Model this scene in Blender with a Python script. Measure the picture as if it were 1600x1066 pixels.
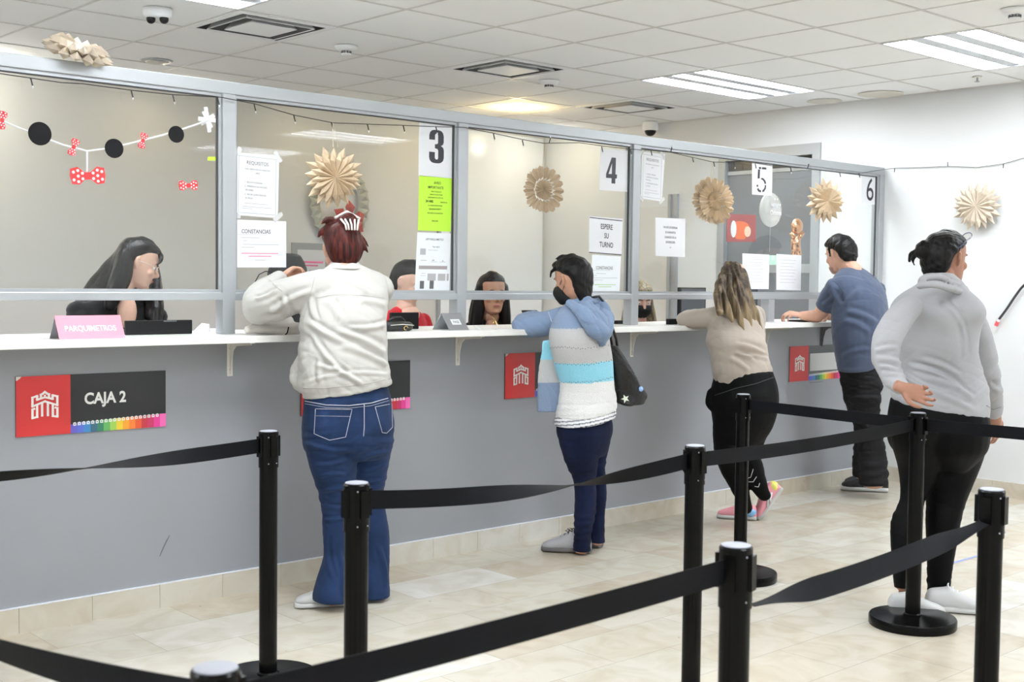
import bpy, bmesh, math, random
import numpy as np
from mathutils import Vector, Matrix
from math import sin, cos, pi, radians as R_

for o in list(bpy.data.objects): bpy.data.objects.remove(o)
SC = bpy.context.scene
COL = SC.collection
random.seed(4)

# ------------------------------------------------------------------ camera
CF, CYAW, CPIT, CROL = 1925.74, 0.833239, 0.048151, 0.0115925
CP = np.array([0.0, -4.9463, 1.43525])
FV = np.array([cos(CYAW)*cos(CPIT), sin(CYAW)*cos(CPIT), -sin(CPIT)])
_r = np.array([sin(CYAW), -cos(CYAW), 0.0]); _u = np.cross(_r, FV)
RV = cos(CROL)*_r + sin(CROL)*_u
UV = -sin(CROL)*_r + cos(CROL)*_u
cam = bpy.data.cameras.new('camera'); co = bpy.data.objects.new('camera', cam); COL.objects.link(co)
co.matrix_world = Matrix(((RV[0], UV[0], -FV[0], CP[0]), (RV[1], UV[1], -FV[1], CP[1]), (RV[2], UV[2], -FV[2], CP[2]), (0, 0, 0, 1)))
cam.sensor_width = 36; cam.sensor_fit = 'HORIZONTAL'; cam.lens = CF/1600*36
cam.clip_start = 0.05; cam.clip_end = 60
cam.dof.use_dof = True; cam.dof.focus_distance = 5.9; cam.dof.aperture_fstop = 7.0
SC.camera = co

def atY(u, v, y):                       # the point of a sight line on the plane y
    d = FV + (u-800)/CF*RV - (v-533)/CF*UV
    return CP + d*((y-CP[1])/d[1])
def depth(p): return float((np.array(p)-CP) @ FV)

# ------------------------------------------------------------------ world, exposure
w = bpy.data.worlds.new('world'); SC.world = w; w.use_nodes = True
w.node_tree.nodes['Background'].inputs[0].default_value = (0.93, 0.96, 1, 1)
w.node_tree.nodes['Background'].inputs[1].default_value = 0.25
SC.view_settings.view_transform = 'Standard'; SC.view_settings.look = 'None'
SC.view_settings.exposure = 0.4; SC.view_settings.gamma = 1; SC.view_settings.use_curve_mapping = False

# light levels of the lamps
TUBE = 30.0
SPOT_W = 7.0
BACK_FILL_W = {-1.4: 8.0, 1.2: 9.0, 2.7: 10.0, 4.1: 0.7, 5.4: 0.3, 6.6: 0.6, 7.7: 2.5}  # added unseen lamps that brighten the back wall and ceiling

# ------------------------------------------------------------------ materials
MATS = {}
def mat(name, col, rough=0.5, metal=0.0, emit=None, bump=0.0, bscale=60, noise=0.0, nscale=8, spec=0.5, sheen=0.0, coat=0.0, attr=False, alpha=1.0):
    if name in MATS: return MATS[name]
    m = bpy.data.materials.new(name); m.use_nodes = True; MATS[name] = m
    N, L = m.node_tree.nodes, m.node_tree.links
    b = N['Principled BSDF']
    b.inputs['Base Color'].default_value = (*col, 1)
    b.inputs['Roughness'].default_value = rough
    b.inputs['Metallic'].default_value = metal
    b.inputs['Specular IOR Level'].default_value = spec
    b.inputs['Sheen Weight'].default_value = sheen
    b.inputs['Coat Weight'].default_value = coat
    b.inputs['Alpha'].default_value = alpha
    if emit:
        b.inputs['Emission Color'].default_value = (*emit[0], 1); b.inputs['Emission Strength'].default_value = emit[1]
    tc = N.new('ShaderNodeTexCoord')
    if attr:
        a = N.new('ShaderNodeAttribute'); a.attribute_name = 'Col'; L.new(a.outputs['Color'], b.inputs['Base Color'])
    if noise > 0:
        n = N.new('ShaderNodeTexNoise'); n.inputs['Scale'].default_value = nscale; n.inputs['Detail'].default_value = 5
        L.new(tc.outputs['Object'], n.inputs['Vector'])
        r = N.new('ShaderNodeValToRGB'); e = r.color_ramp.elements
        e[0].position = 0.3; e[1].position = 0.7
        e[0].color = (*[c*(1-noise) for c in col], 1); e[1].color = (*[min(1, c*(1+noise*0.6)) for c in col], 1)
        L.new(n.outputs['Fac'], r.inputs['Fac']); L.new(r.outputs['Color'], b.inputs['Base Color'])
    if bump > 0:
        n = N.new('ShaderNodeTexNoise'); n.inputs['Scale'].default_value = bscale; n.inputs['Detail'].default_value = 4
        L.new(tc.outputs['Object'], n.inputs['Vector'])
        bp = N.new('ShaderNodeBump'); bp.inputs['Strength'].default_value = bump; bp.inputs['Distance'].default_value = 0.01
        L.new(n.outputs['Fac'], bp.inputs['Height']); L.new(bp.outputs['Normal'], b.inputs['Normal'])
    return m

M_white = mat('white_paint', (0.86, 0.87, 0.88), 0.55)
M_wall_r = mat('white_wall_paint', (0.70, 0.71, 0.715), 0.6, bump=0.05, bscale=25, noise=0.02, nscale=1.2)
M_grey = mat('grey_wall_paint', (0.30, 0.31, 0.335), 0.35, bump=0.04, bscale=40, noise=0.03, nscale=1.6)
M_beige = mat('beige_wall_paint', (0.67, 0.66, 0.64), 0.6, noise=0.02, nscale=1)
M_cream = mat('cream_ceiling_paint', (0.76, 0.69, 0.52), 0.7)
M_alu = mat('satin_aluminium', (0.42, 0.44, 0.46), 0.42, 0.4)
M_gask = mat('dark_gasket', (0.05, 0.05, 0.055), 0.5)
M_counter = mat('white_laminate', (0.84, 0.84, 0.82), 0.3)
M_black = mat('black_plastic', (0.006, 0.006, 0.007), 0.35, spec=0.3)
M_blackm = mat('black_powder_coat', (0.0018, 0.0018, 0.002), 0.22, spec=0.14)
M_belt = mat('black_webbing', (0.0035, 0.0038, 0.0055), 0.6, spec=0.12, bump=0.15, bscale=300)
M_cap = mat('pale_cap', (0.30, 0.31, 0.36), 0.5)
M_paper = mat('white_paper', (0.76, 0.77, 0.80), 0.6)
M_ink = mat('dark_ink', (0.03, 0.03, 0.04), 0.5)
M_inkg = mat('grey_ink', (0.16, 0.165, 0.18), 0.6)
M_inklight = mat('light_grey_ink', (0.40, 0.42, 0.45), 0.6)
M_kraft = mat('kraft_paper', (0.66, 0.52, 0.36), 0.7, noise=0.08, nscale=30)
M_kraftp = mat('pale_kraft_paper', (0.60, 0.52, 0.42), 0.7, noise=0.08, nscale=30)
M_red = mat('sign_red', (0.62, 0.035, 0.035), 0.35)
M_signk = mat('sign_black', (0.018, 0.02, 0.022), 0.35)
M_signw = mat('sign_white', (0.82, 0.82, 0.8), 0.4)
M_tape = mat('clear_tape', (0.85, 0.87, 0.88), 0.3, alpha=0.55)
M_wood = mat('dark_vinyl', (0.02, 0.02, 0.022), 0.4)
M_metalw = mat('cream_bracket_steel', (0.72, 0.70, 0.64), 0.4)
M_dark = mat('dark_void', (0.01, 0.01, 0.01), 0.8)

def ceiling_mat():
    m = bpy.data.materials.new('ceiling_tiles'); m.use_nodes = True
    N, L = m.node_tree.nodes, m.node_tree.links; b = N['Principled BSDF']; b.inputs['Roughness'].default_value = 0.9
    b.inputs['Base Color'].default_value = (0.90, 0.905, 0.90, 1)
    tc = N.new('ShaderNodeTexCoord'); n = N.new('ShaderNodeTexNoise'); n.inputs['Scale'].default_value = 90; n.inputs['Detail'].default_value = 6
    L.new(tc.outputs['Object'], n.inputs['Vector'])
    bp = N.new('ShaderNodeBump'); bp.inputs['Strength'].default_value = 0.25; bp.inputs['Distance'].default_value = 0.004
    L.new(n.outputs['Fac'], bp.inputs['Height']); L.new(bp.outputs['Normal'], b.inputs['Normal'])
    return m
M_ceil = ceiling_mat()
M_grid = mat('ceiling_grid_metal', (0.66, 0.65, 0.63), 0.5)

def stone_mat(name, tiles=True, off=(0, 0)):
    m = bpy.data.materials.new(name); m.use_nodes = True
    N, L = m.node_tree.nodes, m.node_tree.links; b = N['Principled BSDF']
    tc = N.new('ShaderNodeTexCoord'); mp = N.new('ShaderNodeMapping'); mp.inputs['Location'].default_value = (off[0], off[1], 0)
    L.new(tc.outputs['Object'], mp.inputs['Vector'])
    br = N.new('ShaderNodeTexBrick'); br.offset = 0.5; br.squash = 1
    br.inputs['Scale'].default_value = 1; br.inputs['Brick Width'].default_value = 0.61; br.inputs['Row Height'].default_value = 0.303
    br.inputs['Mortar Size'].default_value = 0.0013; br.inputs['Mortar Smooth'].default_value = 0.1; br.inputs['Bias'].default_value = 0.0
    br.inputs['Color1'].default_value = (0, 0, 0, 1); br.inputs['Color2'].default_value = (1, 1, 1, 1)
    br.inputs['Mortar'].default_value = (0.5, 0.5, 0.5, 1)
    L.new(mp.outputs[0], br.inputs['Vector'])
    r = N.new('ShaderNodeValToRGB'); e = r.color_ramp.elements
    e[0].position = 0; e[0].color = (0.54, 0.48, 0.39, 1); e[1].position = 1; e[1].color = (0.65, 0.64, 0.60, 1)
    for p, c in ((0.3, (0.58, 0.53, 0.44, 1)), (0.55, (0.575, 0.55, 0.48, 1)), (0.8, (0.60, 0.56, 0.475, 1))):
        q = e.new(p); q.color = c
    L.new(br.outputs['Color'], r.inputs['Fac'])
    n = N.new('ShaderNodeTexNoise'); n.inputs['Scale'].default_value = 5; n.inputs['Detail'].default_value = 8; n.inputs['Distortion'].default_value = 1.2
    L.new(tc.outputs['Object'], n.inputs['Vector'])
    r2 = N.new('ShaderNodeValToRGB'); e = r2.color_ramp.elements
    e[0].position = 0.32; e[0].color = (0.88, 0.84, 0.78, 1); e[1].position = 0.6; e[1].color = (1, 1, 1, 1)
    L.new(n.outputs['Fac'], r2.inputs['Fac'])
    mx = N.new('ShaderNodeMix'); mx.data_type = 'RGBA'; mx.blend_type = 'MULTIPLY'; mx.inputs[0].default_value = 1
    L.new(r.outputs[0], mx.inputs[6]); L.new(r2.outputs[0], mx.inputs[7])
    # small dark pits and specks in the stone
    v = N.new('ShaderNodeTexNoise'); v.inputs['Scale'].default_value = 26; v.inputs['Detail'].default_value = 3
    L.new(tc.outputs['Object'], v.inputs['Vector'])
    r3 = N.new('ShaderNodeValToRGB'); e = r3.color_ramp.elements
    e[0].position = 0.735; e[0].color = (1, 1, 1, 1); e[1].position = 0.77; e[1].color = (0.55, 0.5, 0.45, 1)
    L.new(v.outputs['Fac'], r3.inputs['Fac'])
    mx2 = N.new('ShaderNodeMix'); mx2.data_type = 'RGBA'; mx2.blend_type = 'MULTIPLY'; mx2.inputs[0].default_value = 1
    L.new(mx.outputs[2], mx2.inputs[6]); L.new(r3.outputs[0], mx2.inputs[7])
    last = mx2
    if tiles:
        mx3 = N.new('ShaderNodeMix'); mx3.data_type = 'RGBA'; mx3.inputs[7].default_value = (0.36, 0.33, 0.28, 1)
        L.new(br.outputs['Fac'], mx3.inputs[0]); L.new(mx2.outputs[2], mx3.inputs[6]); last = mx3
    L.new(last.outputs[2], b.inputs['Base Color'])
    b.inputs['Roughness'].default_value = 0.22; b.inputs['Specular IOR Level'].default_value = 0.35
    return m
M_floor = stone_mat('marble_floor', True, (-2.48, 0))
M_base = stone_mat('marble_skirting', False)

def glass_mat():
    m = bpy.data.materials.new('clear_glass'); m.use_nodes = True
    N, L = m.node_tree.nodes, m.node_tree.links
    for n in list(N): N.remove(n)
    o = N.new('ShaderNodeOutputMaterial'); t = N.new('ShaderNodeBsdfTransparent'); g = N.new('ShaderNodeBsdfGlossy')
    t.inputs[0].default_value = (0.95, 0.965, 0.96, 1); g.inputs['Roughness'].default_value = 0.02; g.inputs[0].default_value = (1, 1, 1, 1)
    f = N.new('ShaderNodeFresnel'); f.inputs['IOR'].default_value = 1.45
    ge = N.new('ShaderNodeNewGeometry'); ml = N.new('ShaderNodeMath'); ml.operation = 'SUBTRACT'; ml.use_clamp = True; L.new(f.outputs[0], ml.inputs[0]); L.new(ge.outputs['Backfacing'], ml.inputs[1])
    mx = N.new('ShaderNodeMixShader'); L.new(ml.outputs[0], mx.inputs[0]); L.new(t.outputs[0], mx.inputs[1]); L.new(g.outputs[0], mx.inputs[2])
    L.new(mx.outputs[0], o.inputs['Surface'])
    return m
M_glass = glass_mat()

# ------------------------------------------------------------------ object helpers
def props(o, label=None, cat=None, group=None, kind=None):
    if label: o['label'] = label
    if cat: o['category'] = cat
    if group: o['group'] = group
    if kind: o['kind'] = kind
    return o
def empty(name, loc, label, cat, group=None, rz=0):
    o = bpy.data.objects.new(name, None); COL.objects.link(o); o.location = loc; o.rotation_euler = (0, 0, rz)
    o.empty_display_size = 0.1
    return props(o, label, cat, group)

class MB:
    def __init__(s): s.v = []; s.f = []; s.mi = []; s.m = 0
    def add(s, vs, fs):
        b = len(s.v); s.v += [tuple(map(float, p)) for p in vs]; s.f += [tuple(b+i for i in f) for f in fs]; s.mi += [s.m]*len(fs); return s
    def box(s, x0, x1, y0, y1, z0, z1, bev=0):
        if bev > 0:
            bm = bmesh.new(); bmesh.ops.create_cube(bm, size=1)
            for q in bm.verts: q.co = Vector(((x0+x1)/2+q.co.x*(x1-x0), (y0+y1)/2+q.co.y*(y1-y0), (z0+z1)/2+q.co.z*(z1-z0)))
            bmesh.ops.bevel(bm, geom=bm.edges[:], offset=bev, segments=2, affect='EDGES', profile=0.5)
            bm.verts.index_update(); s.add([q.co for q in bm.verts], [[q.index for q in f.verts] for f in bm.faces]); bm.free(); return s
        return s.add([(x, y, z) for x in (x0, x1) for y in (y0, y1) for z in (z0, z1)],
                     [(0, 1, 3, 2), (4, 6, 7, 5), (0, 4, 5, 1), (2, 3, 7, 6), (0, 2, 6, 4), (1, 5, 7, 3)])
    def obox(s, c, ax, ay, az):        # oriented box: centre and half-axis vectors
        c, ax, ay, az = map(np.array, (c, ax, ay, az))
        return s.add([c+i*ax+j*ay+k*az for i in (-1, 1) for j in (-1, 1) for k in (-1, 1)],
                     [(0, 1, 3, 2), (4, 6, 7, 5), (0, 4, 5, 1), (2, 3, 7, 6), (0, 2, 6, 4), (1, 5, 7, 3)])
    def lathe(s, prof, c=(0, 0, 0), n=40, cap=True):   # prof: (r, z) bottom to top
        vs = []; fs = []
        for r, z in prof:
            for i in range(n): a = 2*pi*i/n; vs.append((c[0]+r*cos(a), c[1]+r*sin(a), c[2]+z))
        for k in range(len(prof)-1):
            for i in range(n): j = (i+1) % n; fs.append((k*n+i, k*n+j, (k+1)*n+j, (k+1)*n+i))
        if cap: fs.append(tuple(range(n-1, -1, -1))); fs.append(tuple((len(prof)-1)*n+i for i in range(n)))
        return s.add(vs, fs)
    def tube(s, pts, r, n=8, cap=True):
        pts = [np.array(p, float) for p in pts]; vs = []; fs = []
        rs = r if hasattr(r, '__len__') else [r]*len(pts)
        up = np.array([0, 0, 1.0]); prev = None
        for k, p in enumerate(pts):
            t = (pts[min(k+1, len(pts)-1)]-pts[max(k-1, 0)]); t /= max(np.linalg.norm(t), 1e-9)
            if prev is None:
                a = np.cross(t, up)
                if np.linalg.norm(a) < 0.1: a = np.cross(t, np.array([1.0, 0, 0]))
            else: a = prev - t*(prev@t)
            a /= np.linalg.norm(a); prev = a; b = np.cross(t, a)
            for i in range(n): q = 2*pi*i/n; vs.append(p+rs[k]*(cos(q)*a+sin(q)*b))
        for k in range(len(pts)-1):
            for i in range(n): j = (i+1) % n; fs.append((k*n+i, k*n+j, (k+1)*n+j, (k+1)*n+i))
        if cap: fs.append(tuple(range(n-1, -1, -1))); fs.append(tuple((len(pts)-1)*n+i for i in range(n)))
        return s.add(vs, fs)
    def ball(s, c, r, n=12, sq=(1, 1, 1)):
        vs = []; fs = []; m = n//2
        for k in range(1, m):
            for i in range(n): a = 2*pi*i/n; t = pi*k/m; vs.append((c[0]+r*sq[0]*sin(t)*cos(a), c[1]+r*sq[1]*sin(t)*sin(a), c[2]+r*sq[2]*cos(t)))
        vs += [(c[0], c[1], c[2]+r*sq[2]), (c[0], c[1], c[2]-r*sq[2])]; T = len(vs)-2; B = len(vs)-1
        for k in range(m-2):
            for i in range(n): j = (i+1) % n; fs.append((k*n+i, (k+1)*n+i, (k+1)*n+j, k*n+j))
        for i in range(n): j = (i+1) % n; fs += [(T, i, j), (B, (m-2)*n+j, (m-2)*n+i)]
        return s.add(vs, fs)
    def prism(s, pts, axis_o, ax, ay, az):   # polygon pts (a,b) in plane ax,ay at origin, extruded by vector az
        o, ax, ay, az = map(np.array, (axis_o, ax, ay, az)); n = len(pts)
        a = [o+p[0]*ax+p[1]*ay for p in pts]; b = [q+az for q in a]
        return s.add(a+b, [tuple(range(n-1, -1, -1)), tuple(range(n, 2*n))]+[(i, (i+1) % n, n+(i+1) % n, n+i) for i in range(n)])
    def build(s, name, m, parent=None, smooth=False, mats=None):
        me = bpy.data.meshes.new(name); me.from_pydata(s.v, [], s.f)
        for x in (mats or [m]): me.materials.append(x)
        if mats: me.polygons.foreach_set('material_index', s.mi)
        if smooth: me.polygons.foreach_set('use_smooth', [True]*len(me.polygons))
        me.update(); bm = bmesh.new(); bm.from_mesh(me); bmesh.ops.recalc_face_normals(bm, faces=bm.faces[:]); bm.to_mesh(me); bm.free()
        o = bpy.data.objects.new(name, me); COL.objects.link(o)
        if parent: adopt(o, parent)
        return o
def adopt(o, parent):
    o.parent = parent
    if parent.type == 'EMPTY': o.matrix_parent_inverse = Matrix.LocRotScale(parent.location, parent.rotation_euler, parent.scale).inverted()
    return o
def smoothby(o, deg=35):
    me = o.data; me.polygons.foreach_set('use_smooth', [True]*len(me.polygons)); me.set_sharp_from_angle(angle=R_(deg)); return o
def box(name, x0, x1, y0, y1, z0, z1, m, parent=None, bev=0):
    return MB().box(x0, x1, y0, y1, z0, z1, bev).build(name, m, parent)
def struct(o): o['kind'] = 'structure'; return o
def copy_tree(o, parent=None):
    c = o.copy(); COL.objects.link(c)
    if parent: c.parent = parent
    for ch in list(o.children): copy_tree(ch, c)
    return c

# lettering: lines of text laid flat on the plane (o, ax, az), as one mesh
def text_mesh(name, items, o, ax, az, m, parent, lift=0.0008):
    """items: (string, x, y, height, align, bold, xscale) in metres on the plane"""
    o, ax, az = map(np.array, (o, ax, az)); nrm = np.cross(ax, az)
    vs = []; fs = []
    for it in items:
        s, x, y, h, al, bold, xs = (list(it)+['C', 0, 1])[:7] if len(it) < 7 else it
        cu = bpy.data.curves.new('t', 'FONT'); cu.body = s; cu.align_x = {'C': 'CENTER', 'L': 'LEFT', 'R': 'RIGHT'}[al]
        cu.size = h/0.70; cu.offset = bold*h; cu.resolution_u = 4
        ob = bpy.data.objects.new('t', cu); COL.objects.link(ob)
        dg = bpy.context.evaluated_depsgraph_get(); me = bpy.data.meshes.new_from_object(ob.evaluated_get(dg))
        b = len(vs)
        for q in me.vertices: vs.append(tuple(o+ax*(x+q.co.x*xs)+az*(y+q.co.y)+nrm*lift))
        for p in me.polygons: fs.append(tuple(b+i for i in p.vertices))
        bpy.data.objects.remove(ob); bpy.data.curves.remove(cu); bpy.data.meshes.remove(me)
    me = bpy.data.meshes.new(name); me.from_pydata(vs, [], fs); me.materials.append(m); me.update()
    ob = bpy.data.objects.new(name, me); COL.objects.link(ob)
    if parent: adopt(ob, parent)
    return ob

# ------------------------------------------------------------------ the room
XL, XR, YB, YF, ZC = -3.2, 8.157, 3.6, -8.2, 2.814
struct(box('floor', XL, XR, YF, 0.0, -0.1, 0, M_floor))
PZ = 0.24                                   # raised clerks' floor behind the counter wall
struct(box('floor', XL, XR+1.3, 0.12, YB, -0.1, PZ, mat('grey_vinyl_floor', (0.35, 0.34, 0.33), 0.5)))
struct(box('wall_counter', XL, XR, 0.0, 0.12, -0.1, 1.155, M_grey))
struct(box('wall_back', XL, XR+1.3, YB, YB+0.1, -0.1, ZC+0.1, M_beige))
struct(box('wall_left', XL-0.1, XL, YF, YB, -0.1, ZC+0.1, M_white))
struct(box('wall_front', XL, XR, YF-0.1, YF, -0.1, ZC+0.1, M_white))
# right wall with the door opening behind the counter
wr = MB(); D0, D1, DZ = 0.52, 1.50, 2.53
wr.box(XR, XR+0.1, YF, D0, -0.1, ZC+0.1); wr.box(XR, XR+0.1, D0, D1, DZ, ZC+0.1); wr.box(XR, XR+0.1, D1, YB, -0.1, ZC+0.1)
wr.box(XR, XR+0.1, D0, D1, -0.1, PZ)
struct(wr.build('wall_right', M_wall_r))
# skirting: tiles with joints
def skirting(name, a, b, along, pos):
    s = MB(); step = 0.303; k = a
    while k < b-0.01:
        e = min(k+step, b)
        if along == 'x': s.box(k+0.0008, e-0.0008, pos-0.012, pos, 0, 0.104)
        else: s.box(pos-0.012, pos, k+0.0008, e-0.0008, 0, 0.104)
        k = e
    o = struct(s.build(name, M_base)); return o
skirting('baseboard_counter', 1.83-17*0.303+0.303, XR-0.012, 'x', 0)
skirting('baseboard_right', YF, -0.012, 'y', XR)
struct(box('trim_1', XL, XR-0.012, -0.014, 0, 0.104, 0.1075, mat('white_caulk', (0.75, 0.78, 0.84), 0.5)))
# ceiling: tile grid towards the hall, cream plaster at the back
X0, Y0, G = 5.0839, -0.4755, 0.61
YS = Y0+4*G
LIGHTS = [(2, 1), (2, -2), (-5, 1), (-5, -2), (-5, -5), (2, -5), (-5, -8), (2, -8), (-12, -2), (-12, -6), (-12, -10), (2, -11), (-5, -11), (-9, 1), (-13, 1)]      # light (i, j): cells i..i+2, j..j+1; last two: added unseen fill for the back room
DIFF = [(-3, 2), (0, 2), (3, 3), (-8, -3)]
holes = set()
for i, j in LIGHTS: holes |= {(i, j), (i+1, j)}
for c in DIFF: holes.add(c)
cl = MB(); gr = MB()
for i in range(-14, 7):
    for j in range(-14, 7):
        x0, x1 = max(XL, X0+i*G), min(XR, X0+(i+1)*G); y0, y1 = max(YF, Y0+j*G), min(YB, Y0+(j+1)*G)
        if x1-x0 < 0.01 or y1-y0 < 0.01: continue
        if (i, j) not in holes: cl.box(x0+0.004, x1-0.004, y0+0.004, y1-0.004, ZC+0.003, ZC+0.02)
inl = {(i+1, j) for i, j in LIGHTS}
for i in range(-13, 6):
    for j in range(-14, 7):
        ya, yb = max(YF, Y0+j*G), min(YB, Y0+(j+1)*G)
        if yb-ya > 0.01 and (i, j) not in inl: gr.box(X0+i*G-0.008, X0+i*G+0.008, ya, yb, ZC, ZC+0.0028)
for j in range(-12, 7): gr.box(XL, XR, Y0+j*G-0.008, Y0+j*G+0.008, ZC-0.0006, ZC+0.0024)
cl.m = 1; cl.add(gr.v, gr.f)
cl.m = 2; cl.box(XL, XR, YF, YB, ZC+0.12, ZC+0.2)
struct(cl.build('ceiling', None, mats=[M_ceil, M_grid, M_dark]))

# ceiling stains left by old lamps
for (u, v), r in (((1376, 147), 0.16), ((1288, 158), 0.13)):
    d = FV + (u-800)/CF*RV - (v-533)/CF*UV; p = CP + d*((ZC-CP[2])/d[2])
    o = MB().lathe([(r, 0), (r, 0.0012)], (p[0], p[1], ZC-0.0022)).build('ceiling_patch', mat('patched_plaster', (0.70, 0.67, 0.60), 0.9))
    props(o, 'round beige ceiling patch near the right wall, '+('the larger one' if r > 0.15 else 'the smaller one'), 'patch')

# ------------------------------------------------------------------ ceiling lights
M_tube = mat('lit_tube', (1, 1, 1), 0.5, emit=((0.93, 0.97, 1.0), TUBE))
M_refl = mat('white_louvre', (0.62, 0.65, 0.70), 0.35)
LNAMES = {0: 'recessed ceiling fixture with three lit tubes, over the glass partition by the right wall',
          1: 'recessed ceiling fixture with three lit tubes at the upper right, over the customers',
          2: 'recessed ceiling fixture cut by the top edge, before the leftmost air diffuser'}
for n, (i, j) in enumerate(LIGHTS):
    x0, x1, y0, y1 = X0+i*G+0.01, X0+(i+2)*G-0.01, Y0+j*G+0.01, Y0+(j+1)*G-0.01
    if x1 < XL+0.1 or y0 < YF: continue
    t = empty('ceiling_light', ((x0+x1)/2, (y0+y1)/2, ZC), LNAMES.get(n, 'recessed ceiling fixture with three lit tubes, out of the photo behind the viewer'), 'ceiling light', None if n < 3 else 'ceiling lights behind the viewer')
    h = MB(); h.box(x0, x1, y0, y1, ZC+0.062, ZC+0.07); h.box(x0, x0+0.008, y0, y1, ZC-0.003, ZC+0.062); h.box(x1-0.008, x1, y0, y1, ZC-0.003, ZC+0.062)
    h.box(x0, x1, y0, y0+0.008, ZC-0.003, ZC+0.062); h.box(x0, x1, y1-0.008, y1, ZC-0.003, ZC+0.062)
    h.build('housing', M_refl, t)
    lv = MB(); wd = (y1-y0-0.016)/3
    for k in range(1, 3):
        yc = y0+0.008+wd*k
        lv.prism([(-0.045, 0.0), (0.045, 0.0), (0.02, 0.035), (-0.02, 0.035)], (x0+0.01, yc, ZC+0.004), (0, 1, 0), (0, 0, 1), (x1-x0-0.02, 0, 0))
    lv.build('louvre', M_refl, t)
    for k in range(3):
        yc = y0+0.008+wd*(k+0.5)
        MB().box(x0+0.03, x1-0.03, yc-0.046, yc+0.046, ZC+0.012, ZC+0.03, 0.006).build('tube_lens', M_tube, t)

# ------------------------------------------------------------------ air diffusers
def diffuser(i, j, label):
    cx, cy = X0+(i+.5)*G, Y0+(j+.5)*G; a = G/2-0.008
    t = empty('air_diffuser', (cx, cy, ZC), label, 'air vent', 'square air diffusers' if j < -2 else None)
    fr = MB()
    def ring(r0, z0, r1, z1, th=0.004):
        q = [(-1, -1), (1, -1), (1, 1), (-1, 1)]
        vs = [(cx+s*r0, cy+u*r0, z0) for s, u in q]+[(cx+s*r1, cy+u*r1, z1) for s, u in q]+[(cx+s*r0, cy+u*r0, z0+th) for s, u in q]+[(cx+s*r1, cy+u*r1, z1+th) for s, u in q]
        fs = []
        for k in range(4):
            l = (k+1) % 4; fs += [(k, l, 4+l, 4+k), (8+k, 12+k, 12+l, 8+l), (k, 8+k, 8+l, l), (4+k, 4+l, 12+l, 12+k)]
        return vs, fs
    fr.add(*ring(a, ZC-0.004, a-0.04, ZC-0.006)); fr.build('frame', M_white, t)
    MB().add(*ring(a-0.04, ZC-0.004, a-0.042, ZC+0.055)).build('throat', M_gask, t)
    MB().add(*ring(a-0.085, ZC-0.014, a-0.125, ZC+0.045)).build('cone', M_white, t)
    MB().add(*ring(a-0.089, ZC-0.010, a-0.128, ZC+0.043, 0.002)).build('cone_lining', M_gask, t)
    MB().add(*ring(a-0.155, ZC-0.016, a-0.19, ZC+0.03)).build('inner_cone', M_white, t)
    MB().box(cx-a+0.157, cx+a-0.157, cy-a+0.157, cy+a-0.157, ZC-0.016, ZC-0.013).build('centre_plate', M_white, t)
    MB().box(cx-a+0.02, cx+a-0.02, cy-a+0.02, cy+a-0.02, ZC+0.055, ZC+0.06).build('duct_plate', M_dark, t)
diffuser(-3, 2, 'largest square air diffuser, nearest the left, above the second glass pane')
diffuser(0, 2, 'middle square air diffuser, above the pane with the number 4')
diffuser(3, 3, 'smallest and farthest square air diffuser, right of the lit warm spotlight')

def onceil(u, v, z=ZC):
    d = FV + (u-800)/CF*RV - (v-533)/CF*UV; return CP + d*((z-CP[2])/d[2])
def detector(u, v, label):
    p = onceil(u, v)
    t = empty('smoke_detector', (p[0], p[1], ZC), label, 'smoke detector')
    MB().lathe([(0.045, -0.03), (0.058, -0.022), (0.066, -0.012), (0.068, 0)], tuple(p)).build('base', M_white, t, True)
    MB().lathe([(0.026, -0.056), (0.03, -0.05), (0.03, -0.044)], tuple(p)).build('sensor_head', M_white, t, True)
    s = MB()
    for k in range(10):
        a = 2*pi*k/10; s.box(p[0]+0.027*cos(a)-0.003, p[0]+0.027*cos(a)+0.003, p[1]+0.027*sin(a)-0.003, p[1]+0.027*sin(a)+0.003, ZC-0.045, ZC-0.029)
    s.build('vent_grille', M_inkg, t)
detector(541, 72, 'white smoke detector between the two largest air diffusers')
detector(858, 126, 'white smoke detector right of the middle air diffuser')
detector(1586, 14, 'white smoke detector at the top right corner beside the fluorescent fixture')
p = onceil(1527, 120); t = empty('sprinkler', (p[0], p[1], ZC), 'tiny metal fire sprinkler in the ceiling near the right wall', 'sprinkler')
MB().lathe([(0.03, -0.004), (0.03, 0)], tuple(p)).build('escutcheon', M_metalw, t)
MB().lathe([(0.006, -0.03), (0.006, -0.004)], tuple(p)).lathe([(0.016, -0.034), (0.016, -0.03)], tuple(p)).build('head', M_alu, t)
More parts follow.
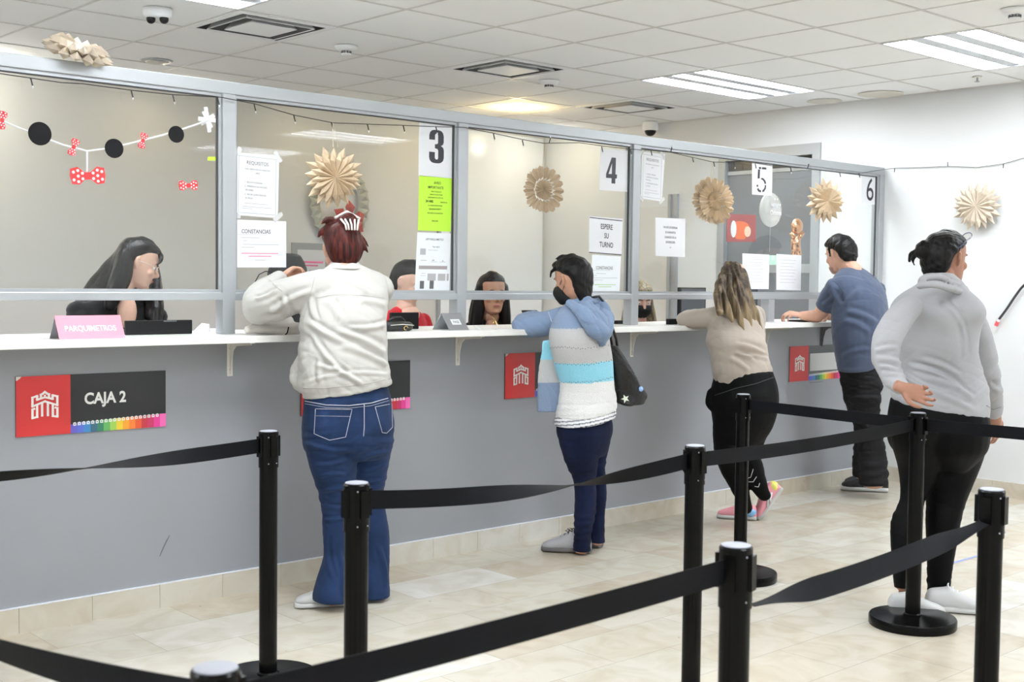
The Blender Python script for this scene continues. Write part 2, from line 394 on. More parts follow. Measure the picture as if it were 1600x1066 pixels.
# downlights: two in view, the back row added unseen to brighten the room
for q_, lit in ((onceil(809, 168), True), (onceil(245, 95), False), *[(np.array([x_, 3.1, ZC]), True) for x_ in (-1.4, 1.2, 2.7, 4.1, 5.4, 6.6, 7.7)]):
    p = q_; off = abs(p[1]-3.1) < .01
    t = empty('downlight', (p[0], p[1], ZC), 'round recessed downlight glowing warm white, hidden behind the partition top by the back wall' if off else 'round recessed downlight glowing warm white above the glass' if lit else 'round recessed downlight, unlit, above the first glass pane', 'ceiling light', 'downlights along the back wall' if off else None)
    n = 32; MB().lathe([(0.085, -0.006), (0.098, -0.002), (0.1, 0.0)], tuple(p), cap=True).build('trim_ring', M_alu if not lit else M_white, t, True)
    lens = MB().lathe([(0.02, -0.02), (0.06, -0.016), (0.075, -0.0062)], tuple(p)).build('lens', mat('warm_lamp', (1, 0.9, 0.7), 0.4, emit=((1.0, 0.78, 0.42), 25)) if lit else mat('frosted_lens', (0.55, 0.54, 0.5), 0.3), t, True)
    if lit:
        ld = bpy.data.lights.new('downlight_lamp', 'POINT'); ld.energy = SPOT_W if not off else BACK_FILL_W[round(float(p[0]), 1)]; ld.color = (1.0, 0.76, 0.36) if not off else (1.0, 0.94, 0.84); ld.shadow_soft_size = 0.06
        lo = bpy.data.objects.new('downlight_lamp', ld); COL.objects.link(lo); lo.location = (p[0], p[1], ZC-0.11); adopt(lo, t)
# cameras
p = onceil(1022, 192); p = np.array([8.0, 2.13, ZC])
t = empty('security_camera', tuple(p), 'dome security camera with dark bubble in the ceiling corner above the glass', 'camera')
MB().lathe([(0.06, -0.075), (0.068, -0.07), (0.068, -0.015), (0.06, 0)], tuple(p)).build('housing', M_white, t, True)
MB().ball((p[0], p[1], ZC-0.075), 0.05, 20, (1, 1, 0.95)).build('dome', M_black, t, True)
p = onceil(246, 14)
t = empty('security_camera', (p[0], p[1], ZC), 'twin-lens white security camera at the upper left ceiling', 'camera')
MB().lathe([(0.06, -0.045), (0.072, -0.03), (0.075, 0)], tuple(p)).build('housing', M_white, t, True)
for s in (-1, 1):
    c = p+s*0.034*RV; MB().ball((c[0], c[1], ZC-0.052), 0.024, 16).build('lens', M_black, t, True)
# ------------------------------------------------------------------ glass partition
MX = [-1.26, 0.08, 1.42, 2.76, 4.11, 5.446, 8.127]
T = empty('glass_partition', (2.5, 0.03, 1.19), 'long aluminium and glass teller screen standing on the white counter', 'glass partition')
CT = 1.187                                   # counter top
s = MB(); s.box(XL+0.01, XR-0.002, -0.03, 0.035, 2.250, 2.304, 0.003); s.build('top_rail', M_alu, T)
s = MB(); s.box(XL+0.01, XR-0.002, -0.03, 0.035, 1.338, 1.372, 0.003); s.build('middle_rail', M_alu, T)
for x in MX: MB().box(x-0.031, x+0.031, -0.032, 0.036, CT+0.001, 2.2495, 0.003).build('mullion', M_alu, T)
MB().box(6.80-0.031, 6.80+0.031, -0.032, 0.036, CT+0.001, 1.3375, 0.003).build('mullion', M_alu, T)
edges = [(-1.26, 0.08), (0.08, 1.42), (1.42, 2.76), (2.76, 4.11), (4.11, 5.446), (5.446, 6.80), (6.80, 8.127)]
for k, (a, b) in enumerate(edges):
    xa = a+0.031 if k != 6 else a+0.0015; xb = b-0.031 if k != 5 else b-0.0015
    MB().box(xa, xb, 0.0, 0.006, 1.3725, 2.2495).build('glass_pane', M_glass, T)
for a, b in [(-1.26, 0.08), (0.08, 1.42), (1.42, 2.76), (2.76, 4.11), (4.11, 5.446), (5.446, 8.127)]:
    f = MB(); xa, xb, za, zb = a+0.031, b-0.031, 1.372, 2.25
    f.box(xa, xa+0.014, -0.018, -0.001, za, zb); f.box(xb-0.014, xb, -0.018, -0.001, za, zb); f.box(xa+0.014, xb-0.014, -0.018, -0.001, zb-0.014, zb); f.box(xa+0.014, xb-0.014, -0.018, -0.001, za, za+0.014)
    f.build('glazing_bead', M_alu, T)
    f = MB(); q = 0.005; xa += 0.014; xb -= 0.014; za += 0.014; zb -= 0.014
    f.box(xa, xa+q, -0.012, -0.001, za, zb); f.box(xb-q, xb, -0.012, -0.001, za, zb); f.box(xa+q, xb-q, -0.012, -0.001, zb-q, zb)
    f.build('gasket', M_gask, T)

# ------------------------------------------------------------------ counter and its brackets
T = empty('service_counter', (2.5, 0.05, 1.155), 'long white laminate service counter running along the grey wall', 'counter')
MB().box(XL+0.01, XR-0.004, -0.235, 0.36, CT-0.031, CT, 0.003).build('worktop', M_counter, T)
BN = {2.78: 'shelf bracket left of the woman in the white jacket', 4.11: 'shelf bracket below the grey tent sign', 5.455: 'shelf bracket right of the black tote bag',
      6.78: 'shelf bracket beside the blonde woman in the beige top', 7.43: 'grey shelf bracket above the rightmost wall sign'}
for x, lab in BN.items():
    m = M_metalw if x < 7 else M_inkg
    t = empty('shelf_bracket', (x, 0, 1.155), lab, 'bracket', 'brackets under the counter')
    z1 = CT-0.0315; ln = 0.15
    b = MB(); b.box(x-0.014, x+0.014, -0.004, 0, z1-ln-0.01, z1, 0.001); b.box(x-0.014, x+0.014, -0.2, -0.004, z1-0.004, z1, 0.001)
    pr = [(-0.004, z1-0.004)]+[(-0.004-0.19*(1-cos(a))-0.0, z1-0.004-0.135*(1-sin(a))) for a in [pi/2*k/8 for k in range(0, 9)][::-1]]
    pr = [(-0.19, z1-0.004), (-0.19, z1-0.012), (-0.06, z1-0.022), (-0.035, z1-0.04), (-0.02, z1-0.09), (-0.012, z1-0.15), (-0.004, z1-0.15), (-0.004, z1-0.004)]
    b.prism(pr, (x-0.002, 0, 0), (0, 1, 0), (0, 0, 1), (0.004, 0, 0)); b.build('arm', m, t)
    sc = MB()
    for dz in (0.035, 0.13): sc.lathe([(0.004, 0), (0.004, 0.0015)], (0, 0, 0), 10)
    sc.v = []; sc.f = []; sc.mi = []
    for dz in (0.035, 0.13): sc.ball((x, -0.0045, z1-dz), 0.0035, 8, (1, 0.5, 1))
    sc.build('screw', M_gask, t)

# ------------------------------------------------------------------ wall signs with the castle emblem
def emblem(name, cx, cz, wd, y, parent, m):
    """meander castle: polylines in a 0..10 x 0..11 field drawn with bars"""
    u = wd/10.0; s = MB(); z0 = cz-5.4*u*.84; cnt = [0]
    def bar(pts, w_=1.0):
        pl = [np.array(q, float) for q in pts]
        for a, b in zip(pl, pl[1:]):
            d = b-a; L = np.linalg.norm(d); d /= L; n = np.array([-d[1], d[0]])*w_/2; a2 = a-d*w_/2; b2 = b+d*w_/2
            q = [a2-n, b2-n, b2+n, a2+n]
            s.prism([(cx+(p[0]-5)*u, z0+p[1]*u*.84) for p in q], (0, y, 0), (1, 0, 0), (0, 0, 1), (0, -0.0008-0.00002*cnt[0], 0)); cnt[0] += 1
    def sh(x): return -0.12*abs(x-5)      # chevron bend towards the sides
    for sg in (1, -1):
        P = lambda x, z: (5+sg*(x-5), z-0.22*(5-x)+0.4)
        W = 0.82
        bar([P(0.5, 9.7), P(0.5, 5.9), P(5, 6.8)], W); bar([P(0.5, 9.7), P(2.2, 9.9), P(2.2, 8.3), P(5, 8.6)], W)
        bar([P(3.55, 8.5), P(3.55, 10.1), P(4.2, 10.3), P(5, 10.9)], W)
        bar([P(2.15, 6.1), P(2.15, 0.9), P(0.5, 0.9), P(0.5, 4.6), P(1.1, 4.7)], W)
        bar([P(3.95, 6.5), P(3.95, 1.0)], W)
    bar([(5, 9.2), (5, 9.7)], 0.7)
    return s.build(name, m, parent)
RB = [(0.13, 0.12, 0.55), (0.10, 0.16, 0.62), (0.05, 0.25, 0.55), (0.04, 0.13, 0.2), (0.03, 0.2, 0.12), (0.12, 0.42, 0.12), (0.35, 0.6, 0.10), (0.8, 0.6, 0.04), (0.85, 0.36, 0.03), (0.85, 0.22, 0.04), (0.75, 0.10, 0.03), (0.5, 0.03, 0.05), (0.55, 0.03, 0.12), (0.75, 0.05, 0.3), (0.85, 0.15, 0.45)]
def wall_sign(x0, x1, z0, z1, label, txt, tilt=0.0, pale=False):
    t = empty('counter_sign', ((x0+x1)/2, 0, z0), label, 'sign', 'teller number signs on the grey wall')
    y = -0.006; xr = x0+(x1-x0)*0.345
    MB().box(x0, x1, y, 0, z0, z1, 0.001).build('panel', M_signk if not pale else mat('faded_sign_grey', (0.10, 0.11, 0.115), 0.4), t)
    MB().box(x0, xr, y-0.001, y, z0, z1).build('red_field', M_red, t)
    emblem('emblem', (x0+xr)/2+0.005, (z0+z1)/2, 0.112, y-0.001, t, M_signw)
    st = MB(); n = len(RB); zt = z0+(z1-z0)*0.235; mats = []
    for k, c in enumerate(RB):
        mats.append(mat('rainbow_%s' % 'abcdefghijklmno'[k], c, 0.35)); st.m = k
        a = xr+(x1-xr)*k/n; b = xr+(x1-xr)*(k+1)/n; st.box(a, b, y-0.001, y, z0, zt-(0.02 if k < 1 else 0.014)+0.014*k/n)
    st.build('rainbow_strip', None, t, mats=mats)
    ic = MB(); w_ = (x1-xr)/22
    for k in range(20):
        a = xr+w_*(k+0.55); h = zt-0.026+0.014*k/20
        ic.box(a, a+w_*0.66, y-0.0018, y-0.001, h, h+0.004); ic.box(a, a+w_*0.2, y-0.0018, y-0.001, h+0.004, h+0.012); ic.box(a+w_*0.46, a+w_*0.66, y-0.0018, y-0.001, h+0.004, h+0.012); ic.box(a+w_*0.2, a+w_*0.46, y-0.0018, y-0.001, h+0.009, h+0.014)
    ic.build('pictogram_row', M_signw, t)
    if txt: text_mesh('lettering', [(txt, (xr+x1)/2-0.062, (z0+z1)/2-0.003, 0.045, 'C', 0.045, 0.92)], (0, y-0.001, 0), (1, 0, 0), (0, 0, 1), M_signw, t)
    if pale: MB().box(xr+0.015, x1-0.02, y-0.0025, y-0.001, z0+0.065, z1-0.055).build('paper_cover', mat('taped_paper', (0.6, 0.6, 0.6), 0.5), t)
    else: MB().prism([(0, 0), (0.022, 0.0), (0.016, -0.008), (0.003, -0.016), (0, -0.016)], (x0, y-0.001, z1), (1, 0, 0), (0, 0, 1), (0, -0.0008, 0)).build('chipped_corner', M_metalw, t)
    return t
wall_sign(1.826, 2.468, 0.792, 1.034, 'teller sign reading CAJA 2 in white on black, with red emblem field', 'CAJA 2')
wall_sign(3.153, 3.797, 0.790, 1.033, 'teller sign mostly hidden behind the woman in the white jacket', 'CAJA 3')
wall_sign(4.441, 5.083, 0.800, 1.046, 'teller sign left of the woman in the blue hooded cardigan, red part showing', 'CAJA 4')
wall_sign(7.053, 7.695, 0.772, 1.014, 'rightmost teller sign with a blank paper over its lettering, beside the man', None, pale=True)
# scuffs on the grey wall
def blotch(u, v, pts, lab, m):
    p = atY(u, v, 0); s = MB(); s.prism(pts, (p[0], 0, p[2]), (1, 0, 0), (0, 0, 1), (0, -0.0006, 0)); o = s.build('wall_scuff', m); props(o, lab, 'scuff mark')
blotch(249, 870, [(0, 0), (0.012, 0.03), (0.03, 0.063), (0.047, 0.088), (0.05, 0.088), (0.036, 0.062), (0.018, 0.03), (0.003, 0)], 'thin dark diagonal scratch on the grey wall left of the posts', mat('scratch', (0.13, 0.135, 0.15), 0.6))
o = MB().box(7.30, 7.46, -0.0006, 0, 0.752, 0.758).build('wall_scuff', mat('faint_mark', (0.2, 0.21, 0.23), 0.6)); props(o, 'faint grey dash on the wall under the rightmost teller sign', 'scuff mark')

# ------------------------------------------------------------------ sheets taped to the glass
YG = -0.0005
def sheet(name, quad, label, m=None, cat='notice', y=YG, group=None, border=None, tapes=()):
    """quad: four photo corners (tl, tr, br, bl) lying on the glass"""
    P = [atY(u, v, y) for u, v in quad]
    t = empty(name, tuple(P[3]), label, cat, group)
    MB().prism([(p[0], p[2]) for p in P], (0, y, 0), (1, 0, 0), (0, 0, 1), (0, -0.001, 0)).build('paper', m or M_paper, t)
    o = P[3]; ax = (P[2]-P[3]); az = P[0]-P[3]; W_ = np.linalg.norm(ax); H_ = np.linalg.norm(az)
    ax = ax/W_; az = az/H_; o = o+np.array([0, -0.001, 0])
    if border:
        b = MB(); g = 0.012; w_ = 0.0022
        for (a0, a1, c0, c1) in ((g, W_-g, g, g+w_), (g, W_-g, H_-g-w_, H_-g), (g, g+w_, g, H_-g), (W_-g-w_, W_-g, g, H_-g)):
            b.add([o+ax*a+az*c+np.array([0, -0.0004, 0]) for a, c in ((a0, c0), (a1, c0), (a1, c1), (a0, c1))], [(0, 1, 2, 3)])
        b.build('border', border, t)
    for cx, cz, ang in tapes:
        c = o+ax*cx*W_+az*cz*H_; dx = np.array([cos(R_(ang)), 0, sin(R_(ang))]); dz = np.array([-sin(R_(ang)), 0, cos(R_(ang))])
        MB().obox(c+np.array([0, -0.0008, 0]), dx*0.028, np.array([0, 0.0003, 0]), dz*0.01).build('tape', M_tape, t)
    return t, o, ax, az, W_, H_
def lines(t, o, ax, az, L, m, name='printed_lines'):
    s = MB()
    for x, y, w_, h in L: s.add([o+ax*a+az*c+np.array([0, -0.0005, 0]) for a, c in ((x, y), (x+w_, y), (x+w_, y+h), (x, y+h))], [(0, 1, 2, 3)])
    return s.build(name, m, t)
def bars(t, S, rows, m, name='printed_lines'):     # rows: (fx0, fx1, fy, h_mm) as fractions
    _, o, ax, az, W_, H_ = S; lines(t, o, ax, az, [(a*W_, y*H_, (b-a)*W_, h/1000) for a, b, y, h in rows], m, name)
def words(S, items, m, name='lettering'):          # (text, fx, fy, height m, align, bold, xscale)
    t, o, ax, az, W_, H_ = S; text_mesh(name, [(s, fx*W_, fy*H_, h, al, b, xs) for s, fx, fy, h, al, b, xs in items], o, ax, az, m, t)
tp = [(0.02, 1.0, 50), (0.98, 1.0, -50), (0.0, 0.02, -40), (1.0, 0.02, 40)]
D3 = [[(0.00,.70),(0.00,.83),(.03,.92),(.10,.98),(.20,1.0),(.36,1.0),(.46,.98),(.53,.92),(.56,.83),(.56,.64),(.53,.57),(.45,.53),(.54,.48),(.57,.40),(.57,.17),(.54,.08),(.46,.02),(.36,0),(.20,0),(.10,.02),(.03,.08),(0,.17),(0,.33),(.22,.33),(.22,.16),(.25,.12),(.29,.11),(.33,.12),(.35,.16),(.35,.38),(.32,.43),(.22,.45),(.22,.57),(.31,.58),(.34,.62),(.34,.84),(.32,.88),(.28,.89),(.24,.88),(.22,.84),(.22,.70)]]
D4 = [[(0, .20), (.64, .20), (.64, .36), (0, .36)], [(0, .36), (.14, .36), (.33, .78), (.33, 1), (.30, 1)], [(.33, .36), (.55, .36), (.55, 1), (.33, 1)], [(.33, 0), (.55, 0), (.55, .20), (.33, .20)]]
D5 = [[(.10, .53), (.22, .55), (.24, .90), (.13, .90)], [(.19, .92), (.30, .92), (.30, 1), (.17, 1)], [(.35, .92), (.60, .92), (.60, 1), (.35, 1)],
      [(.28, .52), (.34, .58), (.44, .56), (.55, .48), (.60, .36), (.51, .34), (.46, .44), (.38, .50)], [(.51, .30), (.60, .30), (.58, .16), (.48, .04), (.38, 0), (.37, .08), (.46, .14), (.51, .22)],
      [(.30, 0), (.30, .08), (.20, .10), (.16, .16), (.07, .13), (.12, .04), (.22, 0)], [(.05, .20), (.14, .22), (.13, .30), (.04, .28)]]
def numeral(S, polys, fx, fy, h, xs, m):
    t, o, ax, az, W_, H_ = S; s = MB()
    for pl in polys: s.prism([(a*h*xs, b*h) for a, b in pl], o+ax*fx*W_+az*fy*H_, ax, az, (0, -0.0006, 0))
    s.build('numeral', m, t)
def requisitos(quad, label):
    S = sheet('requirements_notice', quad, label, border=M_inklight, tapes=tp); k = S[5]/0.286
    words(S, [('REQUISITOS', .5, .83, .0165*k, 'C', 0.01, .9), ('PARA LIBERACION DE GARANTIAS', .5, .745, .0065*k, 'C', 0, .9), ('LIBRES', .5, .685, .0065*k, 'C', 0, .9)], M_inkg)
    words(S, [('1.  BOLETA ORIGINAL', .2, .53, .0075*k, 'L', 0, .9), ('2.  IMPRESION DE ADEUDO', .2, .465, .0075*k, 'L', 0, .9), ('EN LINEA', .22, .405, .0075*k, 'L', 0, .9),
              ('3.  INE DE QUIEN REALIZA', .2, .335, .0075*k, 'L', 0, .9), ('EL PAGO', .22, .275, .0075*k, 'L', 0, .9)], M_inkg, 'list_lettering')
    bars(S[0], S, [(.2, .75, .2, 2), (.15, .85, .145, 2), (.15, .38, .115, 2)], M_inklight)
requisitos([(369, 238), (436, 243), (434, 341), (368, 336)], 'white bordered REQUISITOS notice above the CONSTANCIAS notice with pink lines')
requisitos([(1003, 237), (1039, 241), (1034, 315), (1001, 310)], 'white REQUISITOS notice at the top left of the pane with number 5')
S = sheet('certificates_notice', [(362, 343), (447, 346), (447, 418), (362, 418)], 'white CONSTANCIAS notice with pink underlined text, left of the white-jacketed woman')
words(S, [('CONSTANCIAS', .17, .72, .018, 'L', 0.02, .85)], M_inkg); bars(S[0], S, [(.1, .63, .69, 1.2), (.17, .5, .62, 2), (.2, .28, .56, 2), (.2, .86, .48, 2), (.17, .4, .42, 2), (.42, .6, .15, 2)], M_inklight)
bars(S[0], S, [(.17, .85, .29, 3), (.3, .72, .23, 3)], mat('pink_ink', (0.8, 0.12, 0.3), 0.6), 'pink_lines')
# number 3 and the sheets under it
S = sheet('number_sheet', [(655, 186), (709, 192), (706, 279), (654, 275)], 'white sheet with a large heavy black number 3')
numeral(S, D3, .30, .25, .168, 1.0, M_ink)
S = sheet('green_notice', [(655, 274), (707, 279), (704, 362), (653, 360)], 'lime green AVISO IMPORTANTE notice under the number 3', mat('lime_paper', (0.50, 0.86, 0.05), 0.6))
words(S, [('AVISO', .55, .86, .013, 'C', .02, .9), ('IMPORTANTE', .5, .775, .013, 'C', .02, .9), ('PARA TODAS LAS', .52, .71, .0062, 'C', .03, .95), ('INFRACCIONES TIENE', .52, .655, .0062, 'C', .03, .95),
          ('QUE PASAR UN LAPSO DE', .5, .60, .0062, 'C', .03, .95), ('24 HRS', .32, .52, .0125, 'C', .04, .9), ('APARTIR DE', .76, .52, .0062, 'C', .03, .95), ('SU ORDEN PARA PODER', .5, .455, .0062, 'C', .03, .95),
          ('REALIZAR EL PAGO Y', .5, .39, .0062, 'C', .03, .95), ('RECOGER LAS GARANTIAS', .5, .315, .0062, 'C', .03, .95), ('GRACIAS', .5, .17, .0075, 'C', .03, .95)], mat('dark_green_ink', (0.06, 0.11, 0.02), 0.6))
S = sheet('parking_app_poster', [(652, 363), (704, 365), (702, 455), (648, 455)], 'pale poster about a parking app below the lime green notice', mat('bluish_paper', (0.80, 0.84, 0.88), 0.5))
words(S, [('APP PARQUIMETRO', .5, .87, .011, 'C', .01, .85), ('Pago digital', .55, .75, .008, 'C', .01, .9)], M_inkg)
bars(S[0], S, [(.1, .26, .62, 32), (.32, .6, .70, 2), (.12, .3, .52, 3), (.45, .52, .52, 6), (.42, .6, .50, 2), (.75, .78, .51, 7), (.68, .85, .5, 2)], M_inklight)
bars(S[0], S, [(.08, .9, .375, 18)], mat('dull_mauve', (0.35, 0.31, 0.32), 0.5), 'banner')
bars(S[0], S, [(.34, .58, .18, 36), (.64, .86, .18, 36), (.9, .96, .18, 36), (.16, .28, .3, 2), (.14, .28, .26, 2)], mat('poster_grey', (0.42, 0.42, 0.44), 0.5), 'picture_blocks')
bars(S[0], S, [(.13, .25, .04, 40), (.41, .53, .04, 42)], mat('poster_dark', (0.12, 0.12, 0.13), 0.5), 'phone_pictures')
# 4
S = sheet('number_sheet', [(938, 232), (983, 236), (981, 300), (936, 297)], 'white sheet with a heavy black number 4')
numeral(S, D4, .22, .18, .150, .95, M_ink)
S = sheet('wait_notice', [(921, 338), (973, 342), (971, 399), (920, 395)], 'white notice reading ESPERE SU TURNO between two black lines')
words(S, [('ESPERE', .52, .69, .029, 'C', .02, .8), ('SU', .52, .44, .029, 'C', .02, .8), ('TURNO', .52, .19, .029, 'C', .02, .8)], M_ink)
bars(S[0], S, [(0, 1, .955, 5)], mat('navy_line', (0.03, 0.035, 0.06), 0.5), 'black_line'); bars(S[0], S, [(0, 1, 0.0, 5)], MATS['navy_line'], 'black_line')
S = sheet('certificates_notice', [(925, 398), (970, 401), (968, 455), (923, 455)], 'pale CONSTANCIAS notice with green underlined text, below ESPERE SU TURNO', mat('bluish_paper', (0.8, 0.84, 0.88), 0.5))
words(S, [('CONSTANCIAS', .14, .6, .018, 'L', 0.02, .8)], M_inkg); bars(S[0], S, [(.05, .66, .57, 1.2), (.15, .5, .48, 2), (.1, .18, .42, 2), (.1, .9, .36, 2), (.1, .4, .3, 2)], M_inklight)
bars(S[0], S, [(.1, .85, .17, 3), (.25, .7, .11, 3)], mat('green_ink', (0.3, 0.55, 0.1), 0.6), 'green_lines')
# 5, guarantee notice
S = sheet('guarantee_notice', [(1024, 340), (1071, 342), (1070, 402), (1024, 400)], 'white notice FAVOR DE REVISAR SU GARANTIA left of the blonde woman')
words(S, [('FAVOR DE REVISAR', .5, .74, .0125, 'C', .03, .85), ('SU GARANTIA', .5, .61, .0125, 'C', .03, .85), ('CUANDO SE LA', .5, .48, .0125, 'C', .03, .85), ('ENTREGUEN', .5, .35, .0125, 'C', .03, .85), ('**', .5, .2, .012, 'C', .02, .9)], M_inkg)
S = sheet('number_sheet', [(1175, 250), (1207, 253), (1206, 306), (1175, 304)], 'white sheet with a stencilled black number 5', tapes=[(0.1, 1, 10), (-.2, 1, 0)])
numeral(S, D5, .18, .08, .165, 1.15, M_ink)
S = sheet('number_sheet', [(1346, 271), (1373, 273), (1372, 320), (1345, 318)], 'white sheet with a thin black number 6 by the right end of the glass')
words(S, [('6', .5, .12, .165, 'C', 0.0, .95)], M_ink)
for q, lab in (([(1160, 396), (1202, 398), (1201, 452), (1160, 452)], 'white printed page on the glass just right of the blonde woman'),
               ([(1213, 397), (1252, 399), (1251, 454), (1213, 453)], 'white printed page on the glass left of the man in blue')):
    S = sheet('printed_page', q, lab)
    bars(S[0], S, [(.12, .8-.05*(k % 3), .84-.09*k, 2.2) for k in range(8)], M_inklight)
S = sheet('exit_sticker', [(1202, 399), (1213, 399), (1213, 414), (1202, 414)], 'small green and white sticker between the two printed pages', mat('mint_paper', (0.45, 0.72, 0.58), 0.5), 'sticker', y=-0.002)
words(S, [('ER', .5, .5, .03, 'C', .02, .8)], M_paper)
S = sheet('green_tab', [(325, 245), (341, 245), (341, 251), (324, 251)], 'small lime sticky tab at the right edge of the first pane', mat('lime_paper', (0.5, 0.86, 0.05), 0.6), 'sticker')
# old tape cross
t = empty('tape_cross', tuple(atY(325, 187, 0)), 'crossed strips of white tape holding the right end of the ribbon', 'tape')
c = atY(324, 187, -0.001); ms = mat('white_tape', (0.82, 0.86, 0.88), 0.4)
for ang, L_ in ((100, 0.055), (0, 0.045), (-60, 0.04), (35, 0.04)):
    dx = np.array([cos(R_(ang)), 0, sin(R_(ang))]); dz = np.array([-sin(R_(ang)), 0, cos(R_(ang))])
    MB().obox(c+np.array([0, -0.0008*(1+abs(ang)/60), 0]), dx*L_, np.array([0, 0.0003, 0]), dz*0.009).build('strip', ms, t)

# ------------------------------------------------------------------ ribbon garland on the first pane
YR = -0.012
t = empty('ribbon_garland', tuple(atY(136, 234, YR)), 'white ribbon garland sagging across the first glass pane', 'garland')
pts = [atY(u, v, YR) for u, v in ((-60, 165), (0, 188), (8, 191), (60, 212), (97, 226), (136, 236), (176, 231), (223, 219), (266, 208), (300, 197), (325, 188))]
MB().tube(pts, 0.0042, 6).build('ribbon', M_paper, t)
MB().tube([atY(136, 236, YR), atY(136, 275, YR)], 0.0035, 6).build('hanging_ribbon', M_paper, t)
M_dot = mat('red_bow_card', (0.70, 0.035, 0.04), 0.5); M_felt = mat('black_felt', (0.008, 0.008, 0.01), 0.95)
def bow(u, v, size, ang, label):
    c = atY(u, v, YR-0.006); dx = np.array([cos(R_(ang)), 0, sin(R_(ang))]); dz = np.array([-sin(R_(ang)), 0, cos(R_(ang))])
    b = empty('polka_dot_bow', tuple(c), label, 'bow', 'polka dot bows on the ribbon')
    L = []
    for sg in (-1, 1):
        L.append([(sg*0.08, 0.12), (sg*0.55, 0.5), (sg*0.95, 0.42), (sg*1.0, 0.0), (sg*0.9, -0.42), (sg*0.5, -0.46), (sg*0.08, -0.12)])
    m = MB()
    for pl in L: m.prism([(a*size, e*size) for a, e in pl], c, dx, dz, (0, -0.003, 0))
    m.obox(c+np.array([0, -0.002, 0]), dx*0.16*size, np.array([0, 0.003, 0]), dz*0.2*size); m.build('loops', M_dot, b)
    d = MB()
    for sg in (-1, 1):
        for a, e in ((0.3, 0.15), (0.3, -0.15), (0.55, 0.3), (0.55, 0.0), (0.55, -0.3), (0.8, 0.22), (0.8, -0.2)):
            q = c+dx*sg*a*size+dz*e*size+np.array([0, -0.0035, 0]); d.prism([(0.085*size*cos(k*pi/4), 0.085*size*sin(k*pi/4)) for k in range(8)], q, (1, 0, 0), (0, 0, 1), (0, -0.0006, 0))
    d.build('white_dots', M_paper, b)
bow(3, 188, 0.036, 80, 'red polka dot bow cut by the left edge of the photo')
bow(115, 230, 0.036, 70, 'red polka dot bow on the ribbon left of the hanging ribbon')
bow(223, 220, 0.034, 75, 'red polka dot bow on the ribbon between the second and third black discs')
bow(137, 275, 0.075, 5, 'large red polka dot bow hanging at the end of the vertical ribbon')
bow(294, 290, 0.045, 5, 'red polka dot bow stuck alone on the glass at lower right')
for u, v, r, lab in ((62, 209, 0.058, 'black felt disc on the ribbon, leftmost of the three'), (178, 232, 0.050, 'black felt disc on the ribbon right of the hanging ribbon'), (275, 210, 0.045, 'black felt disc on the ribbon nearest the tape cross')):
    c = atY(u, v, YR-0.005)
    o = MB().prism([(r*0.8*cos(k*pi/16), r*0.8*sin(k*pi/16)) for k in range(32)], c, (1, 0, 0), (0, 0, 1), (0, -0.004, 0)).build('felt_disc', M_felt)
    props(o, lab, 'garland disc', 'black discs on the ribbon')

# ------------------------------------------------------------------ string lights
YW = -0.05
cab = [(-30, 112), (0, 115), (48, 122), (95, 129), (130, 131), (205, 141), (270, 148), (345, 152), (397, 162), (460, 180), (520, 192), (574, 194), (630, 196), (680, 198), (725, 199), (770, 208), (816, 218), (850, 224), (905, 223), (940, 228), (985, 233), (1015, 235), (1048, 238), (1082, 246), (1113, 253), (1147, 254), (1180, 255), (1205, 259), (1235, 262), (1262, 263), (1290, 267), (1312, 270), (1345, 271), (1379, 265)]
def atX(u, v, x):
    d = FV + (u-800)/CF*RV - (v-533)/CF*UV; return CP + d*((x-CP[0])/d[0])
P = [atY(u, v, YW) for u, v in cab]+[atX(u, v, XR-0.012) for u, v in ((1398, 263), (1437, 262), (1481, 260), (1526, 262), (1568, 256), (1600, 247), (1640, 238))]
t = empty('string_lights', tuple(P[10]), 'thin dark string of fairy lights swagged along the glass and the right wall', 'string lights')
MB().tube(P, 0.0021, 6).build('cable', M_wood, t)
BL = [(48, 122, 1), (205, 141, 1), (270, 148, 1), (340, 153, 1), (397, 163, 1), (459, 180, 1), (518, 192, 1), (574, 194, 1), (630, 196, 1), (681, 198, 1), (771, 209, 1), (816, 219, 1), (858, 224, -1), (940, 229, 1), (985, 233, 1), (1017, 235, 1), (1048, 238, -1), (1082, 246, 1), (1115, 253, 1), (1147, 254, 1), (1180, 256, 1), (1235, 262, 1), (1262, 263, -1), (1312, 270, 1), (1342, 271, 1)]
for u, v, dn in BL:
    p = atY(u, v, YW); q = p+np.array([0.006, -0.004, -0.030*dn])
    b = MB().tube([p, q], 0.0032, 6).build('bulb_socket', M_wood, t)
    MB().tube([q, q+np.array([0.001, 0, -0.010*dn])], [0.0035, 0.002], 6).build('bulb', mat('clear_bulb', (0.85, 0.87, 0.88), 0.1), b)
for u, v, dn in ((1398, 263, 1), (1481, 260, -1), (1568, 256, 1)):
    p = atX(u, v, XR-0.012); q = p+np.array([-0.004, 0, -0.03*dn]); b = MB().tube([p, q], 0.0032, 6).build('bulb_socket', M_wood, t)
    MB().tube([q, q+np.array([0.001, 0, -0.010*dn])], [0.0035, 0.002], 6).build('bulb', mat('clear_bulb', (0.85, 0.87, 0.88), 0.1), b)

